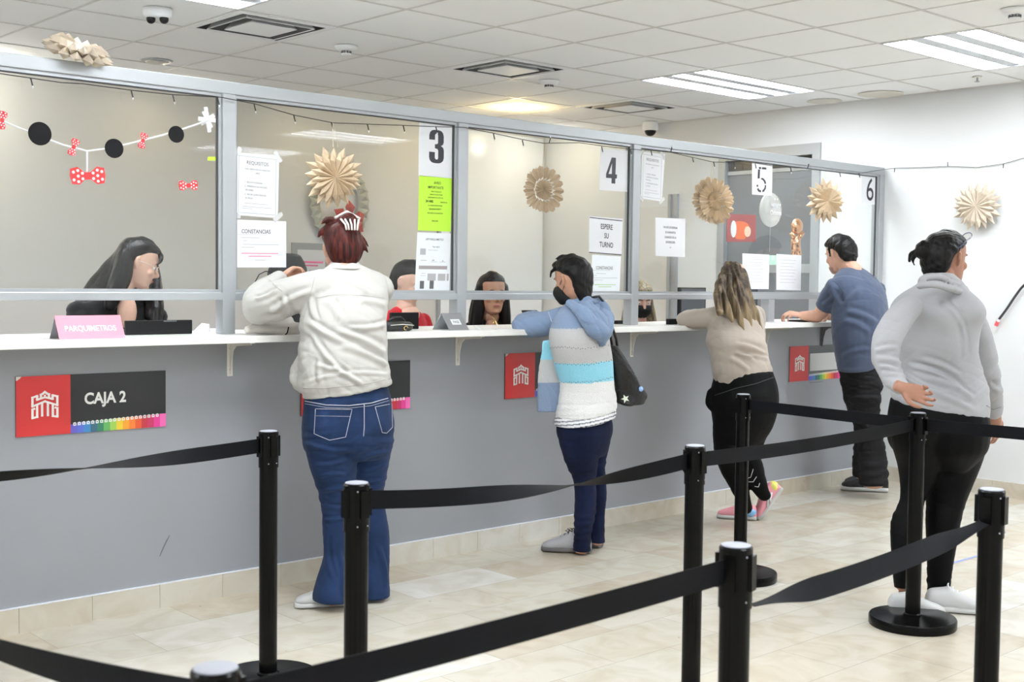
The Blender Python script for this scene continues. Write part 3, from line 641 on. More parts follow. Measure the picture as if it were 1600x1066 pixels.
# ------------------------------------------------------------------ paper stars
def paper_star(c, R, n, nrm, label, mt, kind='point', top=None, layers=2, rot=0.0, depth_=0.05):
    c = np.array(c, float); nz = np.array(nrm, float); nz /= np.linalg.norm(nz)
    ax = np.cross(np.array([0, 0, 1.0]), nz); ax /= np.linalg.norm(ax); az = np.cross(nz, ax)
    t = empty('paper_star', tuple(c), label, 'paper ornament', None)
    for L in range(layers):
        s = MB(); Rl = R*(1-0.16*(layers-1-L)) if L else R; Rl = R*(1.0 if L == 0 else 0.82); off = nz*(0.5*depth_*L); ph = rot+(pi/n if L else 0)
        rnd = random.Random(n+L)
        def P(r, a, d): return c+off+ax*(r*cos(a))+az*(r*sin(a))+nz*d
        for k in range(n):
            a = 2*pi*k/n+ph; h = pi/n; r = Rl*(1+rnd.uniform(-.07, .05)); dd = depth_*(0.5+rnd.uniform(-.1, .1))
            O1, O2 = P(0, 0, 0.004), P(0, 0, -0.004)
            if kind == 'point':
                T_ = P(r, a, 0); ml = P(r*0.74, a-h*0.96, 0); mr = P(r*0.74, a+h*0.96, 0); f = P(r*0.66, a, dd); g = P(r*0.66, a, -dd)
                s.add([O1, O2, T_, ml, mr, f, g], [(0, 3, 5), (0, 5, 4), (3, 2, 5), (5, 2, 4), (1, 6, 3), (1, 4, 6), (3, 6, 2), (6, 4, 2)])
            else:
                # scalloped pleat with a diamond hole cut part way out
                r1, r2 = r*0.40, r*0.52
                ml1 = P(r1, a-h*.96, 0); mr1 = P(r1, a+h*.96, 0); f1 = P(r1*0.9, a, dd*0.7)
                s.add([O1, ml1, mr1, f1, P(r1*1.12, a, dd*.5)], [(0, 1, 3), (0, 3, 2), (1, 4, 3), (3, 4, 2)])
                bl = P(r2*.93, a-h*.5, dd*.3); br = P(r2*.93, a+h*.5, dd*.3)
                ol = P(r*.90, a-h*.96, 0); orr = P(r*.90, a+h*.96, 0); tp_ = P(r, a-h*.35, dd*.4); tq = P(r, a+h*.35, dd*.4); fm = P(r*.93, a, dd); m0 = P(r2*1.05, a, dd*.9)
                el = P(r2*.8, a-h*.98, 0); er = P(r2*.8, a+h*.98, 0)
                s.add([el, bl, m0, br, er, ol, tp_, fm, tq, orr], [(0, 1, 5), (1, 2, 7, 6), (1, 6, 5), (2, 3, 8, 7), (3, 9, 8), (3, 4, 9)])
        s.build('folded_layer', mt, t)
    if kind != 'point': MB().prism([(R*.3*cos(k*pi/8), R*.3*sin(k*pi/8)) for k in range(16)], c-nz*0.006, ax, az, -nz*0.002).build('backing_disc', mt, t)
    if top is not None:
        tt = np.array(top, float); e = c+az*R*0.95
        MB().tube([tt, tt+(e-tt)*0.5-ax*0.004, e-ax*0.008], 0.0016, 5).tube([tt, tt+(e-tt)*0.4+ax*0.014, e+ax*0.014], 0.0014, 5).build('hanging_string', mat('jute_string', (0.6, 0.54, 0.42), 0.8), t)
    return t
paper_star(atY(521, 277, -0.09), 0.147, 17, (-0.25, -1, -0.12), 'pointed kraft paper star hanging above the head of the woman in the white jacket', M_kraft, top=atY(520, 192, YW), rot=.12, depth_=0.06)
paper_star(atY(849, 297, -0.08), 0.132, 18, (-0.2, -1, 0), 'scalloped kraft paper rosette hanging between numbers 3 and 4', mat('brown_kraft', (0.50, 0.39, 0.27), 0.7, noise=.08, nscale=30), 'scallop', top=atY(851, 224, YW), layers=1, depth_=0.045)
paper_star(atY(1113, 315, -0.08), 0.155, 18, (-0.35, -1, 0.1), 'scalloped kraft paper rosette hanging above the blonde woman', M_kraft, 'scallop', top=atY(1113, 253, YW), layers=2, depth_=0.06)
paper_star(atY(1289, 315, -0.08), 0.158, 15, (-0.35, -1, 0.05), 'pointed kraft paper star hanging left of the number 6', M_kraft, top=atY(1290, 268, YW), depth_=0.07)
paper_star(atX(1527, 323, XR-0.07), 0.176, 16, (-1, -0.1, 0.0), 'pale kraft paper star hanging on the white right wall', M_kraftp, top=atX(1523, 262, XR-0.015), depth_=0.055, layers=2)
c = atY(122, 91, 0.0); c[2] = 2.304+0.042
paper_star(c, 0.155, 14, (0.1, -0.42, 0.95), 'crumpled kraft paper star lying flat on top of the partition frame', mat('worn_kraft', (0.62, 0.53, 0.42), .7, noise=.3, nscale=18), layers=2, depth_=0.05)

# ------------------------------------------------------------------ queue posts and belts
PH = 0.905
HZ = PH-0.05          # belt height
def queue_post(x, y, label, ang=0):
    t = empty('queue_post', (x, y, 0), label, 'queue barrier post', 'black queue posts')
    MB().lathe([(0.178, 0), (0.18, 0.004), (0.18, 0.034), (0.176, 0.040), (0.05, 0.044), (0.036, 0.047)], (x, y, 0), 64).build('base', M_blackm, t); smoothby(t.children[-1])
    o = MB().lathe([(0.038, 0.045), (0.038, 0.05), (0.0315, 0.054), (0.0315, PH-0.125)], (x, y, 0), 32).build('pole', M_blackm, t); smoothby(o)
    h = MB().lathe([(0.0345, PH-0.128), (0.0345, PH-0.006), (0.0315, PH-0.002)], (x, y, 0), 32)
    for k in range(4):
        a = ang+k*pi/2; d = np.array([cos(a), sin(a), 0]); e = np.array([-sin(a), cos(a), 0])
        h.obox(np.array([x, y, PH-0.054])+d*0.036, d*0.004, e*0.013, np.array([0, 0, 0.036]))
    o = h.build('belt_head', M_blackm, t); smoothby(o)
    o = MB().lathe([(0.030, PH-0.003), (0.030, PH-0.0002), (0.028, PH+0.0005)], (x, y, 0), 32).build('cap', M_cap, t); smoothby(o)
    for zz in (PH-0.02, PH-0.112):
        for a in (ang-2.1, ang-1.2): MB().ball((x+0.0345*cos(a), y+0.0345*sin(a), zz), 0.0024, 8).build('rivet', M_cap, t)
    return t
PO = {'a': (2.255, -1.205), 'b': (1.86, -2.30), 'c': (3.16, -2.37), 'd': (4.83, -1.30), 'e': (2.016, -3.414), 'f': (4.74, -2.275), 'g': (3.105, -3.414), 'h': (0.82, -3.45), 'i': (0.60, -2.30), 'j': (4.86, -3.50), 'k': (0.75, -1.22)}
PL = {'a': 'black queue post nearest the CAJA 2 sign, belt going left', 'b': 'black queue post in front of the jeans of the woman in the white jacket', 'c': 'black queue post in mid photo, right of the striped cardigan woman\'s legs',
      'd': 'black queue post directly in front of the blonde woman', 'e': 'thick foreground queue post with a metal belt hook, lower centre right', 'f': 'queue post with full round base shown, in front of the woman in the grey sweatshirt',
      'g': 'foreground queue post at the lower right corner', 'h': 'nearest queue post, only its pale cap showing at the bottom edge', 'i': 'queue post beyond the left edge holding the lowest belt', 'j': 'queue post beyond the right edge', 'k': 'queue post beyond the left edge holding the upper belt'}
for k, (x, y) in PO.items(): queue_post(x, y, PL[k], {'e': 0.3, 'g': 0.1}.get(k, 0.0))
def belt(a, b, label, z0=HZ, z1=HZ, sag=0.0, tw=lambda t: 0.0, wd=lambda t: 0.05, r0=0.036, r1=0.036, curl=None):
    A = np.array([*PO[a], z0]); B = np.array([*PO[b], z1]); d = B-A; L = np.linalg.norm(d[:2]); u = d/np.linalg.norm(d); h = np.array([u[0], u[1], 0]); h /= np.linalg.norm(h); sd = np.array([-h[1], h[0], 0])
    A = A+h*r0; B = B-h*r1; n = 60; vs = []; fs = []
    for k in range(n+1):
        t = k/n; c = A+(B-A)*t; c = c-np.array([0, 0, sag*4*t*(1-t)]); q = tw(t); w_ = wd(t)/2
        wv = np.array([0, 0, 1])*cos(q)+sd*sin(q); nv = sd*cos(q)-np.array([0, 0, 1])*sin(q)
        for s_, m_ in ((-1, -1), (1, -1), (1, 1), (-1, 1)): vs.append(c+wv*w_*s_+nv*0.0009*m_)
    for k in range(n):
        for i in range(4): j = (i+1) % 4; fs.append((4*k+i, 4*k+j, 4*k+4+j, 4*k+4+i))
    fs += [(3, 2, 1, 0), (4*n, 4*n+1, 4*n+2, 4*n+3)]
    o = MB().add(vs, fs).build('barrier_belt', M_belt); smoothby(o, 50)
    return props(o, label, 'barrier belt', 'black retractable queue belts')
def sm(t, a, b): t = min(1, max(0, (t-a)/(b-a))); return t*t*(3-2*t)
belt('k', 'a', 'black belt twisting from the left edge to the post by the CAJA 2 sign', sag=0.02, tw=lambda t: pi*(1-sm(t, 0.35, 0.98))*0.75)
belt('b', 'c', 'black belt twisting across the shins of the woman in the striped cardigan', sag=0.03, tw=lambda t: pi*sm(t, 0.15, 0.95))
belt('c', 'f', 'straight black belt from the mid photo post towards the grey sweatshirt woman', sag=0.012)
belt('d', 'f', 'straight black belt crossing the legs of the man in blue')
belt('f', 'j', 'black belt running off the right edge below the grey sweatshirt')
belt('h', 'e', 'wide foreground black belt sloping across the bottom of the photo', z0=HZ-0.005, sag=0.004, tw=lambda t: 0.0)
belt('h', 'i', 'black belt cutting the bottom left corner', sag=0.03, z0=HZ, tw=lambda t: 0.5*sm(t, 0.1, 0.6))
belt('e', 'g', 'twisted black belt from the metal hook to the lower right post', z0=PH-0.135, z1=PH-0.085, r0=0.055, r1=0.034, sag=0.018, tw=lambda t: 0.45+1.1*(1-sm(t, 0.0, 0.25))+0.9*sm(t, 0.6, 1.0), wd=lambda t: 0.018+0.034*sm(t, 0.0, 0.25)-0.022*sm(t, 0.75, 1.0))
A = np.array([*PO['e'], PH-0.13]); h = np.array([1.0, 0, 0])
t = empty('belt_hook', tuple(A), 'small metal belt hook on the right side of the thick foreground post', 'hook')
MB().tube([A+h*0.034+np.array([0, 0, .012]), A+h*0.045+np.array([0, 0, .018]), A+h*0.055+np.array([0, 0, .008]), A+h*0.052+np.array([0, 0, -.006]), A+h*0.04+np.array([0, 0, -.008])], 0.003, 8).build('ring', M_alu, t)
MB().obox(A+h*0.038, h*0.004, (0, 0.006, 0), (0, 0, 0.012)).build('plate', M_alu, t)

# blue tape on the floor, hose on the right wall
o = MB().add([(5.95, -1.81, 0.0006), (6.30, -1.81, 0.0006), (6.30, -1.79, 0.0006), (5.95, -1.79, 0.0006)], [(0, 1, 2, 3)]).build('floor_tape', mat('blue_tape', (0.25, 0.32, 0.62), 0.5)); props(o, 'faint blue tape line on the floor right of the grey sweatshirt woman', 'tape')
t = empty('hanging_cable', tuple(atX(1600, 448, XR-0.02)), 'black curved cable with a red and white tip on the right wall', 'cable')
hp = [atX(u, v, XR-0.03) for u, v in ((1700, 400), (1650, 420), (1620, 434), (1600, 446), (1587, 462), (1573, 483), (1561, 499))]
hq = []
for k in range(len(hp)-1):
    a0, a1, a2, a3 = hp[max(k-1, 0)], hp[k], hp[k+1], hp[min(k+2, len(hp)-1)]
    for q in range(6): s_ = q/6; hq.append(.5*((2*a1)+(-a0+a2)*s_+(2*a0-5*a1+4*a2-a3)*s_*s_+(-a0+3*a1-3*a2+a3)*s_**3))
MB().tube(hq+[hp[-1]], 0.0085, 10).build('sheath', mat('grey_black_sheath', (.04, .042, .05), .35), t, True)
q0, q1 = atX(1561, 499, XR-0.03), atX(1556, 509, XR-0.03)
MB().tube([q0, q0+(q1-q0)*.35], 0.012, 10).build('white_collar', M_paper, t); MB().tube([q0+(q1-q0)*.35, q1], 0.0125, 10).build('red_tip', mat('pink_red_cap', (0.75, 0.10, 0.12), .4), t)

# ------------------------------------------------------------------ door behind the counter (right wall)
t = struct(MB().box(XR-0.02, XR+0.08, D0-0.0, D0+0.07, PZ, DZ).box(XR-0.02, XR+0.08, D1-0.07, D1, PZ, DZ).box(XR-0.02, XR+0.08, D0+0.07, D1-0.07, DZ-0.085, DZ).build('door_1', M_alu))
struct(MB().box(XR+0.02, XR+0.05, D0+0.07, D1-0.07, 1.53, 1.60).build('trim_2', M_alu))
struct(MB().box(XR+0.02, XR+0.05, D0+0.07, D1-0.07, 2.33, 2.36).build('trim_4', M_alu))  # added bar where the painted reflection stops
struct(MB().box(XR+0.03, XR+0.04, D0+0.07, D1-0.07, 2.36, DZ-0.085).build('window_1', mat('dark_door_glass', (.03, .03, .03), .2)))  # upper door glass left dark, no reflection painted here
struct(MB().box(XR+0.03, XR+0.04, D0+0.07, D1-0.07, PZ, 1.53).box(XR+0.03, XR+0.04, D0+0.07, D1-0.07, 1.60, 2.33).build('window_2', mat('painted_glass_reflection', (.20, .21, .225), .25)))  # opaque grey panels paint the room's reflection on the dark door glass
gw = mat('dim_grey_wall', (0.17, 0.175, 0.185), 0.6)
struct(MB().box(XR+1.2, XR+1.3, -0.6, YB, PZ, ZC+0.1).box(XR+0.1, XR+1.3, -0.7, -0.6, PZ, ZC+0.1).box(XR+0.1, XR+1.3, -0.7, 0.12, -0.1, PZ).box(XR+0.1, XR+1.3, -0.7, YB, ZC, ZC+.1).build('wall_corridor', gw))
struct(MB().box(XR-0.03, XR, 1.93, 1.965, PZ, 2.2).box(XR-0.03, XR, 2.0, 2.03, PZ, 2.2).box(XR-0.012, XR, 1.965, 2.0, PZ, 2.2).build('trim_3', M_alu))
o = MB().box(XR-0.018, XR-0.001, 2.03, float(atX(976, 320, XR)[1]), PZ, 2.1).build('door_2', M_beige); struct(o)
# white lacquered screen before the back wall
t = empty('white_screen', (7.3, YB-.03, PZ), 'tall glossy white panel on the back wall behind number 4', 'panel')
sx0, sx1 = atY(690, 300, YB-.03)[0], atY(972, 300, YB-.03)[0]
sx1 = min(sx1, XR-.04)
MB().box(sx0, sx1, YB-.025, YB-.002, PZ+0.01, 2.79).build('panel', mat('glossy_white', (0.90, 0.93, 0.97), 0.2), t)
MB().box(sx0-.03, sx0, YB-.03, YB-.002, PZ+0.01, 2.79).build('edge_strip', M_alu, t)
# poster, balloons by the glass
def red_poster():
    q = [(1136, 334), (1181, 336), (1181, 378), (1135, 378)]; y = 0.02
    P = [atY(u, v, y) for u, v in q]
    t = empty('red_poster', tuple(P[3]), 'dark red card with an orange and white blot, behind the glass above the blonde woman', 'poster')
    MB().prism([(p[0], p[2]) for p in P], (0, y, 0), (1, 0, 0), (0, 0, 1), (0, 0.002, 0)).build('card', mat('maroon_card', (0.36, 0.07, 0.07), 0.5), t)
    c = atY(1157, 360, y-0.001); s = MB(); s.prism([(0.085*cos(a)*(1+.15*sin(3*a)), 0.07*sin(a)*(1+.15*cos(2*a))) for a in [k*pi/12 for k in range(24)]], c, (1, 0, 0), (0, 0, 1), (0, -0.001, 0)); s.build('orange_blot', mat('orange_print', (0.80, 0.16, 0.05), 0.5), t)
    c = atY(1168, 362, y-0.0025); MB().prism([(0.035*cos(k*pi/8), 0.035*sin(k*pi/8)) for k in range(16)], c, (1, 0, 0), (0, 0, 1), (0, -0.001, 0)).build('pale_blot', mat('peach_print', (0.85, 0.6, 0.45), 0.5), t)
    c = atY(1146, 358, y-0.0025); MB().prism([(0.03*cos(k*pi/8), 0.055*sin(k*pi/8)) for k in range(16)], c, (1, 0, 0), (0, 0, 1), (0, -0.001, 0)).build('white_blot', M_paper, t)
red_poster()
M_foil = mat('rose_gold_foil', (0.85, 0.48, 0.30), 0.18, 0.9)
c = atY(1245, 365, 0.09)
t = empty('gingerbread_balloon', tuple(c), 'rose gold foil balloon shaped like a gingerbread figure, left of the man', 'balloon')
MB().ball(c+np.array([0, 0, .05]), 0.058, 24, (1, .5, .95)).build('head', M_foil, t, True)
b = MB(); b.tube([c+np.array([-.012, 0, -.02]), c+np.array([-.01, 0, -.11])], [.03, .036], 14); b.tube([c+np.array([-.02, 0, -.035]), c+np.array([-.065, 0, .0])], [.018, .015], 12); b.tube([c+np.array([.02, 0, -.035]), c+np.array([.075, 0, .01])], [.018, .015], 12)
b.tube([c+np.array([-.02, 0, -.09]), c+np.array([-.035, 0, -.15])], [.02, .016], 12); b.tube([c+np.array([.015, 0, -.09]), c+np.array([.035, 0, -.15])], [.02, .016], 12); b.build('body', M_foil, t, True)
c = atY(1204, 328, 0.03)
t = empty('round_balloon', tuple(c), 'round translucent Christmas balloon under the number 5', 'balloon')
MB().ball(c, 0.115, 32, (1, .35, 1)).build('envelope', mat('clear_foil', (0.75, 0.74, 0.72), 0.15, alpha=0.45), t, True)
text_mesh('lettering', [('MERRY', 0, .01, .03, 'C', .02, .8), ('Christmas', 0, -.035, .03, 'C', .01, .7), ('*  *', 0, .055, .02, 'C', .01, 1)], c+np.array([0, -.043, 0]), (1, 0, 0), (0, 0, 1), M_paper, t)
MB().tube([c+np.array([0, 0, -.115]), c+np.array([0, 0.0, -.28])], 0.0015, 5).build('string', M_inklight, t)
# wreath and calendar on the back wall
c = atY(531, 318, YB-.04)
t = empty('wall_wreath', tuple(c), 'grey-green paper wreath on the back wall behind the pointed star', 'wreath')
w_ = MB(); n = 26
for k in range(n):
    a = 2*pi*k/n; p = c+1.12*np.array([0.17*cos(a), 0, 0.19*sin(a)]); q = c+1.12*np.array([0.265*cos(a), 0, 0.30*sin(a)])
    e = np.array([-sin(a), 0, cos(a)])*0.052; m = (p+q)/2+np.array([0, -.03, 0])
    w_.add([p-e*.6, q-e, q+e, p+e*.6, m, c+np.array([0.28*cos(a), -.01, .315*sin(a)])], [(0, 1, 4), (1, 5, 4), (5, 2, 4), (2, 3, 4), (3, 0, 4)])
w_.build('folded_ring', mat('grey_green_paper', (0.42, 0.42, 0.36), .8), t)
c2 = atY(545, 345, YB-.12); b = MB()
for a in (90, 150, 210, 20, 330):
    d = np.array([cos(R_(a)), 0, sin(R_(a))]); e = np.array([-d[2], 0, d[0]])
    b.add([c2, c2+d*.11+e*.05+np.array([0, -.02, 0]), c2+d*.17, c2+d*.11-e*.05+np.array([0, -.02, 0]), c2+d*.1+np.array([0, -.035, 0])], [(0, 1, 4), (1, 2, 4), (2, 3, 4), (3, 0, 4)])
b.build('red_bow', mat('dull_red_felt', (0.42, 0.06, 0.05), .8), t)
P = [atY(u, v, YB-.01) for u, v in ((456, 379), (512, 381), (512, 432), (455, 430))]
t = empty('wall_calendar', tuple(P[3]), 'grey framed calendar on the back wall, left of the red-haired head', 'calendar')
x0, x1, z0, z1 = P[0][0], P[1][0], P[3][2], P[0][2]
MB().box(x0, x1, YB-.015, YB-.001, z0, z1).build('board', mat('calendar_grey', (0.33, 0.34, 0.34), .6), t)
MB().box(x0+.05, x1-.03, YB-.019, YB-.015, z0+.02, z1-.055).build('month_sheet', mat('sheet_grey', (.62, .62, .64), .6), t)
MB().box(x0+.07, x1-.05, YB-.021, YB-.019, z0+.10, z0+.115).box(x0+.07, x1-.1, YB-.021, YB-.019, z0+.075, z0+.085).build('red_days', mat('pink_ink', (0.8, 0.12, 0.3), 0.6), t)

# ------------------------------------------------------------------ things on the counter
def tent(name, u0, u1, v, y, hgt, dep, label, m, xlean=0.0):
    A, B = atY(u0, v, y), atY(u1, v, y); x0, x1 = A[0], B[0]; z = CT+0.0005
    t = empty(name, ((x0+x1)/2, y+dep/2, z), label, 'desk sign')
    th = 0.003
    f = MB(); f.add([(x0, y, z), (x1, y, z), (x1, y+dep/2, z+hgt), (x0, y+dep/2, z+hgt), (x0, y+th, z), (x1, y+th, z), (x1, y+dep/2+th, z+hgt-th), (x0, y+dep/2+th, z+hgt-th)],
                    [(0, 1, 2, 3), (4, 7, 6, 5), (0, 4, 5, 1), (0, 3, 7, 4), (1, 5, 6, 2), (3, 2, 6, 7)]); f.build('front_face', m, t)
    g = MB(); yb = y+dep; g.add([(x0, yb, z), (x1, yb, z), (x1, y+dep/2, z+hgt), (x0, y+dep/2, z+hgt), (x0, yb-th, z), (x1, yb-th, z), (x1, y+dep/2-th/2, z+hgt-2*th), (x0, y+dep/2-th/2, z+hgt-2*th)],
                    [(0, 3, 2, 1), (4, 5, 6, 7), (0, 1, 5, 4), (0, 4, 7, 3), (1, 2, 6, 5)]); g.build('back_face', M_inklight, t)
    sl = np.array([0, dep/2, hgt]); sl /= np.linalg.norm(sl)
    return t, x0, x1, y, z, sl
M_pink = mat('glossy_pink', (0.80, 0.25, 0.34), 0.35, spec=.3)
t, x0, x1, y, z, sl = tent('pink_tent_sign', 93, 196, 523, -0.17, 0.092, 0.10, 'glossy pink tent sign on the counter in front of the woman with glasses', M_pink)
text_mesh('lettering', [('PARQUIMETROS', (x1-x0)/2, .035, .024, 'C', .03, .85)], (x0, y, z), (1, 0, 0), sl, M_paper, t)
t, x0, x1, y, z, sl = tent('grey_tent_sign', 703, 733, 517, -0.17, 0.085, 0.14, 'grey folded tent sign with a small white label on the counter below number 3', mat('grey_acrylic', (0.22, 0.22, 0.23), 0.3))
MB().add([np.array([x0, y, z])+np.array([a, -.001, 0])+sl*b for a, b in ((.035, .035), (.095, .035), (.095, .07), (.035, .07))], [(0, 1, 2, 3)]).build('label', M_paper, t)
text_mesh('lettering', [('PASE', .065, .044, .016, 'C', .02, .8)], np.array([x0, y-.0015, z]), (1, 0, 0), sl, M_inkg, t)
z = CT+0.0005
p = atY(248, 510, 0.06); o = empty('payment_terminal', (p[0], 0.07, z), 'low black plastic tray box beside the pink tent sign', 'box')
MB().box(atY(196, 510, .06)[0], atY(300, 510, .06)[0], 0.055, 0.075, z, z+0.062, .004).box(atY(196, 510, .06)[0]+.01, atY(298, 510, .06)[0], .075, .17, z, z+.02).build('housing', M_black, o)
MB().box(atY(255, 510, .06)[0], atY(275, 510, .06)[0], 0.0535, 0.055, z+.055, z+.06).build('edge_label', M_inkg, o)
def cardp(x, y, w_, d, rz, label, name='loose_paper', tilt=0, m=None, cat='paper', thick=0.0012, z_=None):
    s = MB(); q = R_(rz); ax = np.array([cos(q), sin(q), 0]); ay = np.array([-sin(q)*cos(R_(tilt)), cos(q)*cos(R_(tilt)), sin(R_(tilt))]); nz = np.cross(ax, ay)
    zz = z if z_ is None else z_
    s.obox(np.array([x, y, zz+thick/2+abs(sin(R_(tilt)))*d/2]), ax*w_/2, ay*d/2, nz*thick/2); o = s.build(name, m or M_paper); return props(o, label, cat)
px = atY(314, 512, 0.08)[0]
s = MB(); s.add([(px-.04, .06, z), (px+.045, .08, z), (px+.045, .085, z+.04), (px+.02, .11, z+.045), (px-.02, .13, z), (px-.04, .061, z+.002), (px+.05, .11, z)], [(0, 1, 2), (0, 2, 3), (0, 3, 4), (1, 2, 3), (1, 3, 6)])
props(s.build('folded_paper', M_paper), 'folded white paper standing right of the black tray box', 'paper')
px = atY(338, 512, 0.2)[0]; cardp(px, .2, .1, .14, 8, 'stack of white slips on the counter behind the second mullion', 'paper_stack', thick=.012)
# customer's white tote on the counter
bx = atY(395, 512, -0.14)[0]
TB = empty('white_tote', (bx+.05, -.13, z), 'rumpled white fabric bag with a dark strap under the elbow of the white-jacketed woman', 'bag')
for (u, v, dn, r, lab) in ():
    pass
# purse + black box next to the woman in white
p0 = atY(620, 512, -0.08)[0]
t = empty('black_purse', (p0, -.10, z), 'black zipped purse with a gold ring on the counter right of the white jacket', 'purse')
b = MB(); b.box(p0-.10, p0+.055, -.15, -.06, z, z+.045, .018); b.build('body', M_wood, t, True)
MB().tube([(p0-.09, -.152, z+.03), (p0-.02, -.155, z+.034), (p0+.05, -.152, z+.028)], .002, 6).build('zip', M_metalw, t)
MB().tube([(p0+.0+.012*cos(a), -.154, z+.016+.009*sin(a)) for a in [k*pi/6 for k in range(10)]], .0022, 6).build('gold_ring', mat('gold', (.8, .55, .2), .25, 1), t)
MB().tube([(p0-.07, -.10, z+.045), (p0-.04, -.10, z+.065), (p0+.01, -.10, z+.066), (p0+.035, -.10, z+.045)], .006, 8).build('handle', M_wood, t, True)
p0 = atY(632, 505, .06)[0]; o = MB().box(p0-.09, p0+.085, .05, .07, z, z+.085, .003).build('black_stand', M_black); props(o, 'small upright black stand behind the black purse', 'stand')
for u, y, w_, d, rz, lab in ((745, -.14, .05, .06, 20, 'torn white slip right of the grey tent sign'), (760, -.10, .12, .05, 5, 'white slip of paper before the woman in black'), (783, -.15, .09, .07, -15, 'white receipt on the counter by the blue sleeve')):
    cardp(atY(u, 512, y)[0], y, w_, d, rz, lab, thick=.002)
o = cardp(atY(748, 512, -.13)[0], -.12, .045, .03, 30, 'crumpled white scrap beside the grey tent sign', 'paper_scrap', tilt=35)
px = atY(831, 486, -.1)[0]; 
PHN = empty('mobile_phone', (px, -.08, z), 'dark phone held in the hand of the blue-sleeved woman', 'phone')
px = atY(1047, 503, -.06)[0]; o = MB().box(px-.04, px+.035, -.09, -.06, z, z+.035, .004).build('stapler', M_black); props(o, 'small black device at the elbow of the blonde woman', 'device')
px = atY(975, 497, .1)[0]; o = MB().box(px-.06, px+.05, .10, .14, z, z+.022, .004).build('desk_device', M_black); props(o, 'small black device left of the masked clerk', 'device')
px = atY(1268, 503, -.14)[0]
t = props(MB().box(px-.11, px+.09, -.16, -.02, z, z+.012, .004).build('black_folder', M_wood), 'thin black folder under the forearm of the man', 'folder')
cardp(atY(1225, 505, -.12)[0], -.1, .22, .15, 3, 'white sheet on the counter left of the man', thick=.001)
# monitors and office clutter behind the glass
def monitor(x, y, w_, h, zc, rz, label, z=.972):
    q = R_(rz); ax = np.array([cos(q), sin(q), 0]); ay = np.array([-sin(q), cos(q), 0]); c = np.array([x, y, zc])
    t = empty('monitor', (x, y, z), label, 'monitor')
    MB().obox(c, ax*w_/2, ay*.012, np.array([0, 0, h/2])).build('screen_housing', M_black, t)
    MB().obox(c-ay*.013, ax*(w_/2-.012), ay*.001, np.array([0, 0, h/2-.012])).build('back_panel', mat('monitor_grey', (0.05, .055, .065), .35), t)
    MB().obox(np.array([x, y, (zc-h/2+z+.01)/2]), ax*.02, ay*.01, np.array([0, 0, (zc-h/2-z)/2])).obox(np.array([x, y, z+.006]), ax*.09, ay*.06, np.array([0, 0, .006])).build('stand', M_black, t)
    return t
zl = 1.19
t = monitor(atY(1086, 480, .35)[0], .38, .30, .2, 1.31, 5, 'black monitor back left of the blonde woman\'s head, under the middle rail')
t = monitor(atY(1170, 480, .35)[0], .38, .22, .2, 1.31, -5, 'black monitor back right of the blonde hair, under the middle rail')
# desk behind the counter
t = empty('clerk_desk', (4.0, .62, PZ), 'white clerks\' desk running behind the counter wall', 'desk')
MB().box(XL+.05, XR-.1, .125, .47, .94, .97, .003).build('desk_top', M_counter, t)
b = MB()
for x in (-2.9, -.6, 2.0, 4.7, 7.9): MB().box(x, x+.03, .15, .45, PZ, .94).build('side_panel', M_counter, t)
# ------------------------------------------------------------------ people: lofts fused into continuous surfaces
def unit(v): v = np.array(v, float); return v/max(np.linalg.norm(v), 1e-9)
def se(t, e): c, s = cos(t), sin(t); return (abs(c)**e)*(1 if c >= 0 else -1), (abs(s)**e)*(1 if s >= 0 else -1)
def loft(rings, n=22, e=0.9, cap0=0.5, cap1=0.5, sub=3):
    """rings: (centre, half width, half depth, side dir, forward dir)"""
    R = [np.concatenate([np.array(c, float), [a, b], unit(s), unit(f)]) for c, a, b, s, f in rings]
    out = []
    for i in range(len(R)-1):
        p0, p1, p2, p3 = R[max(i-1, 0)], R[i], R[i+1], R[min(i+2, len(R)-1)]
        for k in range(sub):
            t = k/sub; out.append(0.5*((2*p1)+(-p0+p2)*t+(2*p0-5*p1+4*p2-p3)*t*t+(-p0+3*p1-3*p2+p3)*t**3))
    out.append(R[-1])
    def capr(r, d, f):
        res = []
        h = min(r[3], r[4])*f
        for sc, hh in ((0.86, 0.5), (0.5, 0.87)):
            q = r.copy(); q[3] *= sc; q[4] *= sc; q[:3] += d*h*hh; res.append(q)
        return res
    d0 = unit(out[0][:3]-out[1][:3]); d1 = unit(out[-1][:3]-out[-2][:3])
    if cap0 > 0: out = capr(out[0], d0, cap0)[::-1]+out
    if cap1 > 0: out = out+capr(out[-1], d1, cap1)
    vs = []; fs = []
    for r in out:
        for i in range(n):
            x, y = se(2*pi*i/n, e); vs.append(r[:3]+x*max(r[3], .001)*r[5:8]+y*max(r[4], .001)*r[8:11])
    for k in range(len(out)-1):
        for i in range(n): j = (i+1) % n; fs.append((k*n+i, k*n+j, (k+1)*n+j, (k+1)*n+i))
    fs.append(tuple(range(n-1, -1, -1))); fs.append(tuple((len(out)-1)*n+i for i in range(n)))
    return vs, fs
def limb(pts, flat=1.0, ref=(0, 0, 1), n=14, cap=0.8, sub=4, e=1.0):
    """pts: (point, radius[, flat])"""
    P = [np.array(p[0], float) for p in pts]; rings = []; prev = None
    for k, q in enumerate(pts):
        t = unit(P[min(k+1, len(P)-1)]-P[max(k-1, 0)])
        if prev is None:
            s = np.cross(t, np.array(ref, float))
            if np.linalg.norm(s) < 0.15: s = np.cross(t, np.array([0.3, 1.0, 0.1]))
        else: s = prev-t*(prev@t)
        s = unit(s); prev = s; f = np.cross(t, s); fl = q[2] if len(q) > 2 else flat
        rings.append((P[k], q[1], q[1]*fl, s, f))
    return loft(rings, n, e, cap, cap, sub)
